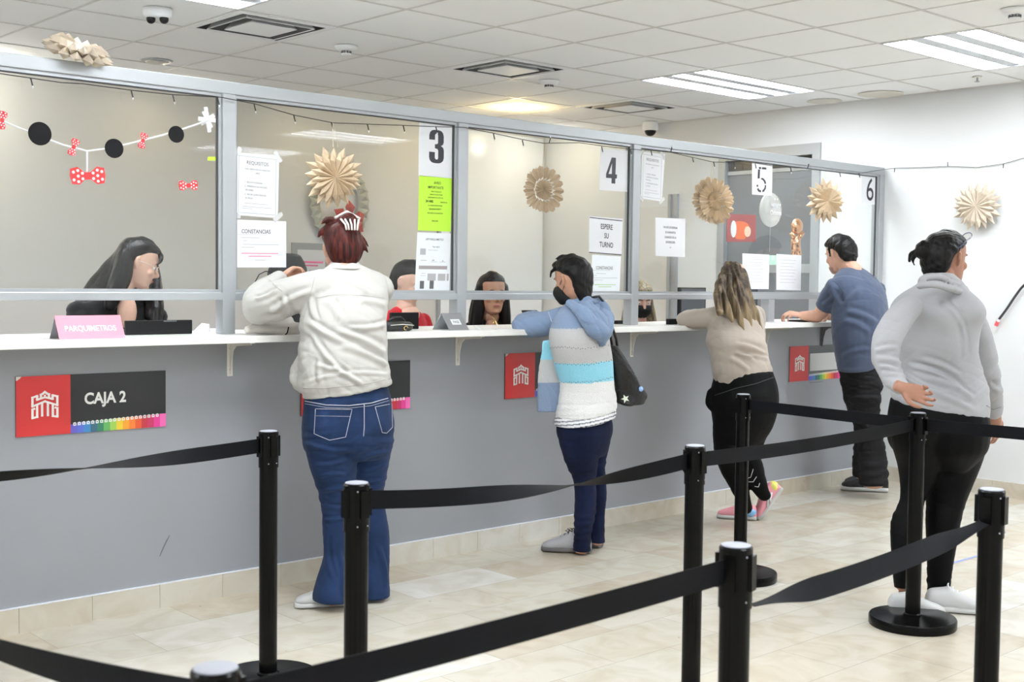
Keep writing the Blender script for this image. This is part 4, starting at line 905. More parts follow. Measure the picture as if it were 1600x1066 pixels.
def ellipsoid(c, r, Rm=np.eye(3), n=14):
    vs = []; fs = []; m = n//2+1
    for k in range(1, m):
        for i in range(n): a = 2*pi*i/n; t = pi*k/m; vs.append(np.array(c)+Rm@np.array([r[0]*sin(t)*cos(a), r[1]*sin(t)*sin(a), r[2]*cos(t)]))
    vs += [np.array(c)+Rm@np.array([0, 0, r[2]]), np.array(c)+Rm@np.array([0, 0, -r[2]])]; T = len(vs)-2; B = len(vs)-1
    for k in range(m-2):
        for i in range(n): j = (i+1) % n; fs.append((k*n+i, (k+1)*n+i, (k+1)*n+j, k*n+j))
    for i in range(n): j = (i+1) % n; fs += [(T, i, j), (B, (m-2)*n+j, (m-2)*n+i)]
    return vs, fs
def fuse(name, shapes, m, parent, voxel=0.007, smooth=8, fold=None, color=None, sfac=0.5):
    mb = MB()
    for vs, fs in shapes: mb.add(vs, fs)
    me = bpy.data.meshes.new('t'); me.from_pydata(mb.v, [], mb.f)
    bm = bmesh.new(); bm.from_mesh(me)
    # each closed piece gets outward normals
    bmesh.ops.recalc_face_normals(bm, faces=bm.faces[:]); bm.to_mesh(me); bm.free()
    ob = bpy.data.objects.new('t', me); COL.objects.link(ob)
    r = ob.modifiers.new('r', 'REMESH'); r.mode = 'VOXEL'; r.voxel_size = voxel
    if smooth: sm_ = ob.modifiers.new('s', 'SMOOTH'); sm_.factor = sfac; sm_.iterations = smooth
    dg = bpy.context.evaluated_depsgraph_get(); m2 = bpy.data.meshes.new_from_object(ob.evaluated_get(dg))
    bpy.data.objects.remove(ob); bpy.data.meshes.remove(me); m2.name = name
    n = len(m2.vertices); P = np.empty(n*3, np.float32); m2.vertices.foreach_get('co', P); P = P.reshape(-1, 3).astype(float)
    if fold:
        N_ = np.empty(n*3, np.float32); m2.vertices.foreach_get('normal', N_); N_ = N_.reshape(-1, 3)
        P = P+N_*fold(P, N_)[:, None]; m2.vertices.foreach_set('co', P.astype(np.float32).ravel())
    m2.materials.clear(); m2.materials.append(m)
    if color:
        C = np.ones((n, 4), np.float32); C[:, :3] = color(P); at = m2.color_attributes.new('Col', 'FLOAT_COLOR', 'POINT'); at.data.foreach_set('color', C.ravel())
    m2.polygons.foreach_set('use_smooth', [True]*len(m2.polygons)); m2.update()
    o = bpy.data.objects.new(name, m2); COL.objects.link(o)
    if parent: adopt(o, parent)
    return o
def wave(P, k, ph=0.0, w=0.0, kw=(0, 0, 1)):
    return np.sin(2*pi*(P@np.array(k, float))+ph+w*np.sin(2*pi*(P@np.array(kw, float))+ph*1.7))
def crease(P, k, ph, w, kw): return (1-np.abs(wave(P, k, ph, w, kw)))**3
def soft_folds(amp, seed, dirs=((0, 0, 9), (5, 0, 6), (-5, 3, 7)), mask=None):
    rnd = random.Random(seed); ps = [(rnd.uniform(0, 6), rnd.uniform(0, 6), [rnd.uniform(-3, 3) for _ in range(3)]) for _ in dirs]
    def f(P, N_):
        t = np.zeros(len(P))
        for d, (a, b, kw) in zip(dirs, ps):
            g = 0.5+0.5*wave(P, kw, b, 1.0, kw[::-1]); t += g*(0.5*wave(P, d, a, 1.8, kw)-0.9*crease(P, np.array(d)*0.7, b, 2.2, kw)+0.2)
        t *= amp
        return t*mask(P) if mask is not None else t
    return f
def px(P):
    d = P-CP; z = d@FV; return 800+CF*(d@RV)/z, 533-CF*(d@UV)/z
def line_folds(L, width=5, amp=.009):
    def f(P, N_):
        u, v = px(P); t_ = np.zeros(len(P)); face = np.clip(-(N_@FV)*2.0, 0, 1)
        for q in L:
            u0, v0, u1, v1 = q[:4]; w = q[4] if len(q) > 4 else width; a = q[5] if len(q) > 5 else amp
            du, dv = u1-u0, v1-v0; ln = math.hypot(du, dv); t = ((u-u0)*du+(v-v0)*dv)/ln**2; d = ((u-u0)*dv-(v-v0)*du)/ln
            d = d+.12*ln*np.sin(np.clip(t, 0, 1)*pi)*(.5 if (int(u0) % 2) else -.5)
            tp = np.clip(np.minimum(t+.08, 1.08-t)*4, 0, 1); tp = tp*tp*(3-2*tp)
            t_ += a*tp*(np.exp(-(d/w)**2)-.9*np.exp(-((d-1.5*w)/(.8*w))**2)-.35*np.exp(-((d+1.6*w)/w)**2))
        return t_*face
    return f
def bump_mask(z0, s, base=0.15):
    return lambda P: base+(1-base)*np.exp(-((P[:, 2]-z0)/s)**2)

def cloth_mat(name, col, rough=0.85, weave=900, strength=0.12, sheen=0.2, attr=False, noise=0.06, nscale=4):
    return mat(name, col, rough, bump=strength, bscale=weave/4, sheen=sheen, attr=attr, noise=0 if attr else noise, nscale=nscale, spec=0.25)
def skin_mat(name, col):
    m = mat(name, col, 0.5, bump=0.05, bscale=120, noise=0.08, nscale=14, spec=0.35)
    b = m.node_tree.nodes['Principled BSDF']; b.inputs['Subsurface Weight'].default_value = 0.12; b.inputs['Subsurface Radius'].default_value = (0.02, 0.008, 0.004); b.inputs['Subsurface Scale'].default_value = 0.5
    return m
def hair_mat(name, c0, c1, ends=None, zr=(1.2, 1.5), rough=0.42):
    m = bpy.data.materials.new(name); m.use_nodes = True; N, L = m.node_tree.nodes, m.node_tree.links; b = N['Principled BSDF']
    tc = N.new('ShaderNodeTexCoord'); mp = N.new('ShaderNodeMapping'); mp.inputs['Scale'].default_value = (90, 90, 5); L.new(tc.outputs['Object'], mp.inputs[0])
    n = N.new('ShaderNodeTexNoise'); n.inputs['Scale'].default_value = 1.0; n.inputs['Detail'].default_value = 3; L.new(mp.outputs[0], n.inputs['Vector'])
    r = N.new('ShaderNodeValToRGB'); e = r.color_ramp.elements; e[0].position = .35; e[1].position = .68; e[0].color = (*c0, 1); e[1].color = (*c1, 1); L.new(n.outputs['Fac'], r.inputs[0])
    last = r.outputs[0]
    if ends:
        sp = N.new('ShaderNodeSeparateXYZ'); L.new(tc.outputs['Object'], sp.inputs[0]); mr = N.new('ShaderNodeMapRange'); mr.inputs[1].default_value = zr[1]; mr.inputs[2].default_value = zr[0]; L.new(sp.outputs[2], mr.inputs[0])
        mp2 = N.new('ShaderNodeMapping'); mp2.inputs['Scale'].default_value = (28, 28, 2); L.new(tc.outputs['Object'], mp2.inputs[0]); n2 = N.new('ShaderNodeTexNoise'); n2.inputs['Scale'].default_value = 1; L.new(mp2.outputs[0], n2.inputs['Vector'])
        ad = N.new('ShaderNodeMath'); ad.operation = 'MULTIPLY_ADD'; L.new(n2.outputs['Fac'], ad.inputs[0]); ad.inputs[1].default_value = 2.6; ad.inputs[2].default_value = -1.35
        a2 = N.new('ShaderNodeMath'); a2.operation = 'ADD'; a2.use_clamp = True; L.new(mr.outputs[0], a2.inputs[0]); L.new(ad.outputs[0], a2.inputs[1])
        mx = N.new('ShaderNodeMix'); mx.data_type = 'RGBA'; L.new(a2.outputs[0], mx.inputs[0]); L.new(last, mx.inputs[6]); mx.inputs[7].default_value = (*ends, 1); last = mx.outputs[2]
    L.new(last, b.inputs['Base Color']); b.inputs['Roughness'].default_value = rough; b.inputs['Specular IOR Level'].default_value = 0.2
    bp = N.new('ShaderNodeBump'); bp.inputs['Strength'].default_value = 0.5; bp.inputs['Distance'].default_value = 0.006; L.new(n.outputs['Fac'], bp.inputs['Height']); L.new(bp.outputs[0], b.inputs['Normal'])
    return m

class Fig:
    def __init__(s, foot, label, skin, phi):
        s.root = empty('person', tuple(foot), label, 'person'); s.skin = []; s.skm = skin; s.phi = R_(phi)
    def PR(s, v, xl, xr, y, r=0.72, phi=None, tilt=0):
        ph = s.phi if phi is None else R_(phi); u = (xl+xr)/2; c = atY(u, v, y); D = depth(c); w_ = (xr-xl)/2*D/CF
        th = ph-(CYAW-math.atan((u-800)/CF)); a = w_/math.sqrt(cos(th)**2+(r*sin(th))**2)
        k = -tilt/2*D/CF/max(a, .01); return (c, a*math.sqrt(1+k*k), a*r, (sin(ph), -cos(ph), k), (cos(ph), sin(ph), 0))
    def LP(s, u, v, y, rpx): c = atY(u, v, y); return (c, rpx*depth(c)/CF)
    def core(s, rings, k=0.86, **kw): s.skin.append(loft([(c, a*k, b*k, sd, f) for c, a, b, sd, f in rings], **kw))
    def corelimb(s, pts, k=0.8): s.skin.append(limb([(p[0], p[1]*k) for p in pts]))
    def finish(s, voxel=0.0055, smooth=3):
        return fuse('body', s.skin, s.skm, s.root, voxel, smooth, sfac=0.5)

def frame(phi, pitch=0.0, roll=0.0):
    f = np.array([cos(phi), sin(phi), 0]); r = np.array([sin(phi), -cos(phi), 0]); u = np.array([0, 0, 1.0])
    f2 = cos(pitch)*f-sin(pitch)*u; u2 = sin(pitch)*f+cos(pitch)*u      # positive pitch looks down
    r2 = cos(roll)*r-sin(roll)*u2; u3 = sin(roll)*r+cos(roll)*u2        # positive roll tips to the right
    return np.stack([r2, f2, u3], axis=1)
SK = [(-.118, .030, .078, .020), (-.105, .046, .086, -.010), (-.085, .054, .090, -.035), (-.06, .062, .091, -.062), (-.03, .069, .089, -.085), (0, .073, .086, -.098), (.03, .0755, .089, -.102), (.06, .074, .084, -.099), (.085, .064, .069, -.085), (.105, .045, .042, -.058), (.116, .022, .012, -.025)]
def head(fig, c, phi, pitch=0, roll=0, s=0.95, neck=None, nr=0.052, ears=True):
    """c: centre of the head at eye height; neck: world point where the neck meets the torso"""
    Rm = frame(R_(phi), R_(pitch), R_(roll)); c = np.array(c, float)
    W_ = lambda x, y, z: c+Rm@(np.array([x, y, z])*s)
    rr = [(W_(0, (yf+yb)/2, z), hw*s, (yf-yb)/2*s, Rm[:, 0], Rm[:, 1]) for z, hw, yf, yb in SK]
    fig.skin.append(loft(rr, 24, 0.93, .3, .5))
    fig.skin.append(limb([(W_(0, .086, .012), .007*s), (W_(0, .098, -.008), .009*s), (W_(0, .108, -.028), .0125*s), (W_(0, .094, -.036), .012*s)], ref=(1, 0, 0)))
    for sg in (-1, 1):
        fig.skin.append(ellipsoid(W_(sg*.012, .092, -.036), np.array([.009, .009, .007])*s, Rm))
        fig.skin.append(ellipsoid(W_(sg*.034, .074, .022), np.array([.022, .012, .007])*s, Rm))     # brow
        fig.skin.append(ellipsoid(W_(sg*.042, .066, -.03), np.array([.020, .018, .02])*s, Rm))      # cheek
        if ears:
            fig.skin.append(limb([(W_(sg*.072, -.002, .012), .006*s), (W_(sg*.083, -.014, .018), .0075*s), (W_(sg*.086, -.02, -.002), .0075*s), (W_(sg*.080, -.012, -.024), .008*s), (W_(sg*.072, -.004, -.036), .007*s)]))
            fig.skin.append(ellipsoid(W_(sg*.076, -.006, -.006), np.array([.006, .012, .024])*s, Rm))
    fig.skin.append(ellipsoid(W_(0, .089, -.067), np.array([.022, .008, .010])*s, Rm)); fig.skin.append(ellipsoid(W_(0, .083, -.104), np.array([.018, .012, .012])*s, Rm))
    if neck is not None:
        neck = np.array(neck, float); q = W_(0, -.028, -.06)
        fig.skin.append(limb([(W_(0, -.02, -.02), nr*1.02), (q, nr), (q*.45+neck*.55, nr*.98), (neck, nr*1.15)], ref=Rm[:, 0]))
    # eyes, brows and lips are parts of their own
    for sg in (-1, 1):
        e = MB(); ce = W_(sg*.033, .0735, 0); e.ball(ce, .0118*s, 14); eo = e.build('eye', mat('eye_white', (.75, .73, .7), .2), fig.root, True)
        g = MB(); g.ball(ce+Rm@np.array([0, .0078*s, -.001]), .0052*s, 12); g.build('iris', mat('dark_iris', (.02, .012, .01), .15), eo, True)
        vs, fs = limb([(W_(sg*.014, .089, .021), .0028*s), (W_(sg*.032, .088, .027), .0036*s), (W_(sg*.052, .077, .021), .002*s)]); MB().add(vs, fs).build('eyebrow', mat('brow_hair', (.025, .017, .014), .7), fig.root, True)
    vs, fs = ellipsoid(W_(0, .0945, -.066), np.array([.021, .0055, .0065])*s, Rm); MB().add(vs, fs).build('lips', mat('lips', (.45, .14, .13), .4), fig.root, True)
    return W_, Rm
def hand(fig, wrist, d, nrm, curl=30, s=1.0, side=1, spread=6, rw=0.026, curls=None):
    """d: towards the fingers, nrm: the way the palm faces, side: +1 thumb on cross(d, nrm)"""
    w_ = np.array(wrist, float); d = unit(d); nrm = unit(np.array(nrm)-d*(np.array(nrm)@d)); x = np.cross(d, nrm)*side
    fig.skin.append(loft([(w_-d*.03*s, rw*s, rw*.8*s, x, nrm), (w_, rw*s, .018*s, x, nrm), (w_+d*.03*s, .034*s, .015*s, x, nrm), (w_+d*.065*s, .040*s, .014*s, x, nrm), (w_+d*.088*s, .038*s, .011*s, x, nrm)], 16, .9))
    L = [(.027, .074, .0088, .040, .026, .020), (.009, .086, .0090, .045, .029, .021), (-.010, .083, .0087, .041, .027, .020), (-.028, .072, .0078, .032, .020, .018)]
    for k, (ox, oy, r, a, b, c) in enumerate(L):
        cu = R_(curls[k] if curls else curl); sp = R_(spread*(1.2-k*.8)); dd = unit(d*cos(sp)+x*sin(sp)); p = w_+d*(oy-.012)*s+x*ox*s; pts = [(p, r*s)]; ang = 0
        p = p+dd*.014*s; pts.append((p, r*s*1.03))
        for q, (ln, f) in enumerate(((a, 0.8), (b, 1.1), (c, .8))):
            ang += cu*f; v = dd*cos(ang)+nrm*sin(ang); p = p+v*ln*s; pts.append((p, r*s*(1-.1*(q+1))))
        fig.skin.append(limb(pts, ref=x, n=10, sub=3))
    # thumb
    p = w_+d*.018*s+x*.022*s; v = unit(d*.62+x*.68+nrm*.25); q = p+v*.04*s; v2 = unit(d*.85+x*.28+nrm*.35); r_ = q+v2*.032*s; v3 = unit(d*.9+nrm*.45); t_ = r_+v3*.024*s
    fig.skin.append(limb([(p, .014*s), (q, .0115*s), (r_, .0098*s), (t_, .0078*s)], ref=x, n=10, sub=3))
def shoe(fig, heel, dirdeg, L=0.25, up=None, sole=None, pitch=0, h=0.085, name='shoe', w=0.047, accent=None, laces=None, label=None, smooth=4):
    """heel: ground point under the heel"""
    heel = np.array(heel, float); hk = L/0.25*1.08; a = R_(dirdeg); f = np.array([cos(a), sin(a), 0]); sd = np.array([sin(a), -cos(a), 0]); u = np.array([0, 0, 1.0])
    if pitch: q = R_(pitch); f2 = cos(q)*f-sin(q)*u; u = sin(q)*f+cos(q)*u; f = f2
    W_ = lambda x, y, z: heel+f*y*L+sd*x+u*z
    k = L/0.25
    ou = [(0.0, .031, .028, .074), (0.05, .036, .035, .090), (.16, .039, .042, .096), (.28, .040, .042, .100), (.38, .041, .040, .104), (.48, .043, .038, .092), (.60, .046, .034, .076), (.74, w+.002, .028, .062), (.87, .045, .022, .052), (.96, .031, .017, .042)]
    rings = []
    for t, hw, mid, top in ou:
        b = 0.012; top *= hk; rings.append((W_(0, t, (b+top)/2), hw*k, (top-b)/2, sd, u))
    o = fuse(name, [loft(rings, 18, .85, .3, .6)], up, fig.root, 0.005, smooth)
    if label: o['label'] = label
    so = []
    for z0, z1, e in ((0, .022, .006),):
        so = [(W_(0, t, .0145*hk), (hw+e)*k, .0145*hk, sd, u) for t, hw in ((-.01, .026), (.05, .035), (.2, .036), (.4, .037), (.55, .042), (.72, w), (.88, .044), (.985, .028))]
    MB().add(*loft(so, 20, .8, 0.2, 0.5)).build('sole', sole, o, True)
    if laces is not None:
        lc = MB()
        for t in (.36, .44, .52, .60):
            zt = hk*(.112-(t-.36)*.17); lc.tube([W_(-.026*k, t, zt-.012), W_(-.012*k, t+.01, zt+.002), W_(.012*k, t-.01, zt+.002), W_(.026*k, t, zt-.012)], .0026, 6)
        lc.build('laces', laces, o, True)
    if accent is not None:
        am, pts = accent
        for sg in (-1, 1):
            s_ = MB(); s_.tube([W_(sg*(hw_*k+.001), t, z_) for t, z_, hw_ in pts], .006, 6); s_.build('side_stripe', am, o, True)
    return o, W_
SKIN1 = skin_mat('warm_skin', (0.62, 0.36, 0.26)); SKIN2 = skin_mat('tan_skin', (0.50, 0.27, 0.18)); SKIN3 = skin_mat('light_skin', (0.70, 0.44, 0.34)); SKIN4 = skin_mat('brown_skin', (0.36, 0.18, 0.12))
M_denim = mat('blue_denim', (0.017, 0.036, 0.098), 0.8, bump=.25, bscale=450, noise=.35, nscale=7, sheen=.05, spec=.12)
M_denimd = mat('dark_denim', (0.009, 0.014, 0.042), 0.8, bump=.25, bscale=450, noise=.35, nscale=7, sheen=.03, spec=.1)
M_stitch = mat('pale_stitching', (0.42, 0.42, 0.48), .8)
M_wshoe = mat('white_shoe_leather', (.50, .50, .50), .55); M_wsole = mat('white_rubber', (.52, .52, .51), .5)
M_legging = mat('black_leggings', (0.0025, .0025, .003), .6, bump=.05, bscale=300, spec=.10, sheen=0)

def surf_line(name, fig, parent, pts, r, m):     # raised seam along points
    o = MB().tube(pts, r, 5).build(name, m, parent, True); return o
def snap(o, pts, off=0.001, toward=None):        # drop photo sight-line points on a garment
    me = o.data; dg = bpy.context.evaluated_depsgraph_get(); out = []
    from mathutils.bvhtree import BVHTree
    bv = getattr(snap, 'c', {}).get(o.name) or BVHTree.FromPolygons([v.co.copy() for v in me.vertices], [tuple(p.vertices) for p in me.polygons])
    snap.c = {**getattr(snap, 'c', {}), o.name: bv}
    for u, v in pts:
        d = FV + (u-800)/CF*RV - (v-533)/CF*UV; h = bv.ray_cast(Vector(CP), Vector(d).normalized())
        if h[0] is not None: out.append(np.array(h[0])+np.array(h[1])*off)
    return out
def dense(pts, n=6):
    out = []
    for a, b in zip(pts, pts[1:]):
        for k in range(n): out.append((a[0]+(b[0]-a[0])*k/n, a[1]+(b[1]-a[1])*k/n))
    return out+[pts[-1]]
def seam(name, garment, pts, r, m, parent=None):
    P = snap(garment, dense(pts))
    if len(P) > 1: MB().tube(P, r, 5).build(name, m, parent or garment, True)

# ================================================================== A: woman in the white jacket
F = Fig(atY(545, 940, -.46)*np.array([1, 1, 0]), 'person with dark red hair clipped up, in a white jacket and flared blue jeans', SKIN1, 74)
PR, LP = F.PR, F.LP
tors = [PR(608, 475, 609, -.50, .74, tilt=-20), PR(593, 468, 609, -.50, .76, tilt=-12), PR(565, 467, 606, -.49, .76), PR(530, 469, 604, -.48, .72), PR(500, 470, 604, -.47, .70), PR(470, 474, 607, -.45, .66), PR(447, 479, 607, -.43, .58), PR(430, 490, 600, -.41, .50), PR(421, 506, 580, -.40, .55), PR(414, 515, 563, -.39, .75)]
hipA = [PR(716, 488, 606, -.50, .60), PR(700, 476, 614, -.50, .72), PR(680, 473, 615, -.50, .80), PR(660, 473, 616, -.50, .82), PR(640, 475, 613, -.50, .76), PR(618, 477, 610, -.50, .74), PR(600, 484, 604, -.50, .70)]
lB = [PR(690, 475, 556, -.50, .95), PR(730, 484, 557, -.50, .92), PR(765, 496, 555, -.49, .9), PR(800, 503, 551, -.48, .88), PR(830, 504, 546, -.48, .9), PR(865, 506, 549, -.49, .9), PR(900, 496, 553, -.49, .95), PR(925, 489, 554, -.49, 1.1), PR(937, 488, 554, -.49, 1.15)]
rB = [PR(690, 540, 614, -.50, .95), PR(735, 545, 606, -.50, .92), PR(770, 550, 600, -.49, .9), PR(800, 557, 603, -.48, .88), PR(830, 559, 608, -.48, .9), PR(865, 560, 609, -.48, .9), PR(900, 558, 608, -.48, 1.0), PR(920, 556, 609, -.48, 1.1), PR(932, 555, 610, -.48, 1.15)]
def jfold(P, N_):
    m = .25+np.exp(-((P[:, 2]-.50)/.09)**2)+.9*np.exp(-((P[:, 2]-.74)/.07)**2)*(N_[:, 1] < .2)
    return soft_folds(.0028, 3, ((1, 0, 16), (2, 1, 22), (-2, 0, 11)))(P, N_)*m+line_folds([(487, 696, 548, 704), (495, 727, 545, 717), (500, 745, 540, 742, 3), (502, 769, 548, 763), (503, 789, 540, 795), (562, 719, 612, 706), (565, 736, 603, 726, 3), (558, 760, 598, 752, 3), (505, 812, 545, 806, 3), (509, 838, 520, 905, 4, .006), (590, 850, 604, 925, 4, .006), (530, 860, 536, 930, 4, .007)], 3.5, .007)(P, N_)
jeans = fuse('jeans', [loft(hipA, 26, .95, .1, .1), loft(lB, 22, .97, .2, .02), loft(rB, 22, .97, .2, .02)], M_denim, F.root, .007, 7, jfold)
WB = [(477, 627), (510, 633), (545, 634), (580, 630), (611, 621)]
seam('waistband_seam', jeans, WB, .0022, M_stitch); seam('waistband_seam', jeans, [(u, v+4) for u, v in WB[:]], .001, M_stitch)
seam('back_seam', jeans, [(569, 632), (569, 650), (569, 668), (568, 682)], .0018, M_stitch)
seam('back_pocket', jeans, [(493, 639), (550, 640), (540, 683), (515, 688), (491, 678), (493, 639)], .0014, M_stitch); seam('back_pocket', jeans, [(494, 650), (548, 651)], .001, M_stitch)
seam('back_pocket', jeans, [(586, 636), (612, 631), (613, 668), (604, 677), (597, 676), (586, 636)], .0014, M_stitch)
def jkfold(P, N_):
    low = np.exp(-((P[:, 2]-1.02)/.12)**2)
    f = soft_folds(.008, 8, ((3, 1, 6), (-4, 0, 7), (2, 2, 4)))(P, N_)*(.35+.65*np.clip(1.35-P[:, 2], 0, .35)/.35)
    return .55*f+line_folds([(481, 502, 566, 543, 5, .014), (524, 518, 604, 553, 6, .014), (530, 541, 608, 573, 5, .013), (487, 522, 540, 586, 4, .010), (543, 512, 606, 506, 4, .010), (492, 570, 566, 601, 4, .010), (530, 438, 580, 458, 5, .010), (424, 489, 487, 455, 5, .012), (399, 468, 434, 452, 3, .009), (410, 500, 470, 512, 5, .010), (485, 466, 494, 502, 4, .010), (560, 470, 604, 478, 5, .008), (500, 600, 500, 560, 4, .008), (512, 470, 530, 500, 6, .008), (476, 598, 606, 585, 3, .006), (440, 462, 450, 500, 4, .009)], 5, .010)(P, N_)+soft_folds(.004, 5, ((1, 0, 14), (2, 0, 10), (0, 2, 12)))(P, N_)*low
sh = (502, 447); la = [LP(507, 449, -.42, 30), LP(470, 458, -.36, 30), LP(432, 470, -.27, 31), LP(407, 478, -.20, 29)]
fa = [LP(403, 487, -.19, 25), LP(406, 470, -.16, 27), LP(418, 453, -.13, 22), LP(432, 440, -.14, 15.5), LP(437, 435, -.14, 14)]
ra = [LP(594, 449, -.38, 22), LP(585, 470, -.27, 20), LP(560, 488, -.15, 19), LP(520, 470, -.14, 17), LP(490, 447, -.13, 13)]
jk = [loft(tors, 26, .92, .02, .1), limb(la, ref=(0, 0, 1)), limb(fa), limb(ra)]
jk.append(loft([PR(611, 474, 611, -.50, .77, tilt=-22), PR(604, 474, 611, -.50, .77, tilt=-20), PR(599, 473, 610, -.5, .77, tilt=-18)], 26, .92, .02, .02))
jk.append(limb([LP(478, 560, -.36, 14), LP(467, 585, -.34, 16), LP(470, 602, -.36, 12), LP(490, 612, -.40, 12)]))       # blouson front hanging forward
jacket = fuse('jacket', jk, cloth_mat('white_jacket_cotton', (.50, .49, .465), .8, sheen=0), F.root, .0065, 8, jkfold)
col = MB(); fuse('jacket_collar', [loft([PR(421, 509, 570, -.40, .85), PR(414, 514, 564, -.385, .9), PR(409, 518, 560, -.375, .95)], 22, 1, .05, .05)], MATS['white_jacket_cotton'], jacket, .007, 3)
M_seamj = mat('jacket_seam', (.42, .40, .37), .8)
seam('yoke_seam', jacket, [(494, 466), (520, 461), (560, 461), (600, 466)], .0011, M_seamj); seam('armhole_seam', jacket, [(492, 432), (487, 452), (480, 478), (474, 500)], .0012, M_seamj)
seam('hem_seam', jacket, [(474, 607), (510, 606), (560, 602), (608, 592)], .0016, M_seamj); seam('cuff_seam', jacket, [(421, 437), (430, 447), (441, 455)], .0012, M_seamj)
F.core(tors, .84); F.core(hipA[2:], .78); F.core(lB[:-3], .7); F.core(rB[:-3], .7); F.corelimb(la, .7); F.corelimb(fa, .7); F.corelimb(ra, .7)
W_, Rm = head(F, atY(533, 390, -.33), 72, 16, 0, .97, neck=atY(538, 426, -.40))
hand(F, atY(438, 434, -.14), (.55, .05, .35), (.5, -.3, -.8), 42, .9, 1)
hand(F, atY(484, 444, -.13), (-.8, -.05, .35), (-.2, .9, -.3), 40, .88, -1)
F.skin.append(limb([LP(437, 437, -.14, 9), LP(430, 446, -.14, 10), LP(418, 458, -.15, 11)])); F.skin.append(limb([LP(484, 444, -.13, 8.5), LP(505, 458, -.135, 10)]))
F.skin.append(limb([(atY(520, 925, -.48), .035), (atY(520, 938, -.47), .035)])); F.finish()
M_hairred = hair_mat('dark_red_hair', (.012, .0035, .003), (.105, .015, .010)); 
hr = [ (W_(0, (a+b)/2, z), hw, (a-b)/2, Rm[:, 0], Rm[:, 1]) for z, hw, a, b in ((-.095, .040, -.03, -.092), (-.07, .062, -.005, -.112), (-.03, .080, .0, -.122), (.01, .086, .012, -.124), (.05, .087, .06, -.122), (.085, .078, .088, -.108), (.115, .056, .07, -.08), (.13, .03, .03, -.04))]
sh_ = [loft(hr, 24, .95, .3, .4), ellipsoid(W_(.015, -.085, .105), (.05, .042, .042), Rm), limb([(W_(-.02, -.06, .12), .022), (W_(-.075, -.05, .125), .012), (W_(-.105, -.055, .10), .004)]), limb([(W_(.05, -.08, .03), .016), (W_(.085, -.08, 0), .012), (W_(.10, -.085, -.04), .004)]), limb([(W_(-.06, -.04, .1), .016), (W_(-.10, -.03, .07), .010), (W_(-.115, -.03, .045), .004)]), limb([(W_(.06, -.06, .07), .014), (W_(.095, -.06, .03), .007), (W_(.11, -.07, -.01), .003)])]
fuse('hair', sh_, M_hairred, F.root, .0055, 3, lambda P, N_: .0022*np.sin(150*(P[:, 0]*.9+P[:, 1]*.4)+4*np.sin(9*P[:, 2])))
cl_ = MB(); 
for k in range(5):
    a = -.8+.4*k; cl_.tube([W_(.015+.050*sin(a), -.085, .118+.0*k), W_(.015+.058*sin(a), -.122, .105), W_(.015+.05*sin(a)*.8, -.140, .075), W_(.015+.035*sin(a), -.138, .05)], .0045, 8)
cl_.tube([W_(-.045, -.088, .122), W_(.015, -.086, .156), W_(.075, -.088, .122)], .006, 8); cl_.build('hair_clip', mat('pearl_plastic', (.72, .68, .66), .2), F.root, True)
shoe(F, atY(543, 950, -.49)*np.array([1, 1, 0]), 74+75, .23, M_wshoe, M_wsole, label='white trainer pointing left')
shoe(F, atY(588, 934, -.47)*np.array([1, 1, 0]), 80, .235, M_black, M_black, label='dark shoe under the flared hem')
# glasses held in the hands
gl = MB(); g0 = atY(462, 441, -.13); ex = unit(RV*.9-UV*.25); ey = unit(UV)
t = empty('eyeglasses', tuple(g0), 'dark glasses held in the hands of the woman in the white jacket', 'glasses')
for sg in (-1, 1): gl.tube([g0+ex*sg*.03+ex*.022*cos(a)+ey*.016*sin(a) for a in [k*pi/8 for k in range(17)]], .0028, 6)
gl.tube([g0+ex*.05, g0+ex*.085+ey*.012, g0+ex*.10+ey*.03], .003, 6); gl.build('frame', M_black, t, True)
# phone earphones loop beside the wrist
t = empty('cable_loop', tuple(atY(410, 440, -.13)), 'thin black cable looping left of the raised fist', 'cable')
MB().tube([atY(u, v, -.13) for u, v in ((436, 431), (426, 426), (415, 424), (405, 429), (399, 440), (400, 452), (404, 458))], .0022, 6).build('cable', M_black, t, True)
t = empty('marker_pen', tuple(atY(475, 430, -.1)), 'black and silver pen held up by the woman in the white jacket', 'pen')
MB().tube([atY(466, 434, -.1), atY(474, 429, -.1)], .012, 10).build('pen_body', M_black, t); MB().tube([atY(474, 429, -.1), atY(485, 422, -.1)], .003, 8).build('pen_tip', M_alu, t)
# white bag under the elbow
fuse('bag_body', [limb([LP(386, 515, -.15, 7), LP(400, 513, -.14, 10), LP(420, 514, -.15, 9), LP(450, 518, -.17, 12), LP(466, 512, -.17, 10)], flat=.9)]+[limb([LP(450, 505, -.13, 13), LP(420, 508, -.1, 9)])], mat('offwhite_bag', (.66, .63, .58), .7), TB, .007, 5, soft_folds(.004, 2))
MB().tube([atY(u, v, -.215) for u, v in ((451, 511), (449, 520), (441, 529))], .003, 6).build('strap', M_black, TB, True)

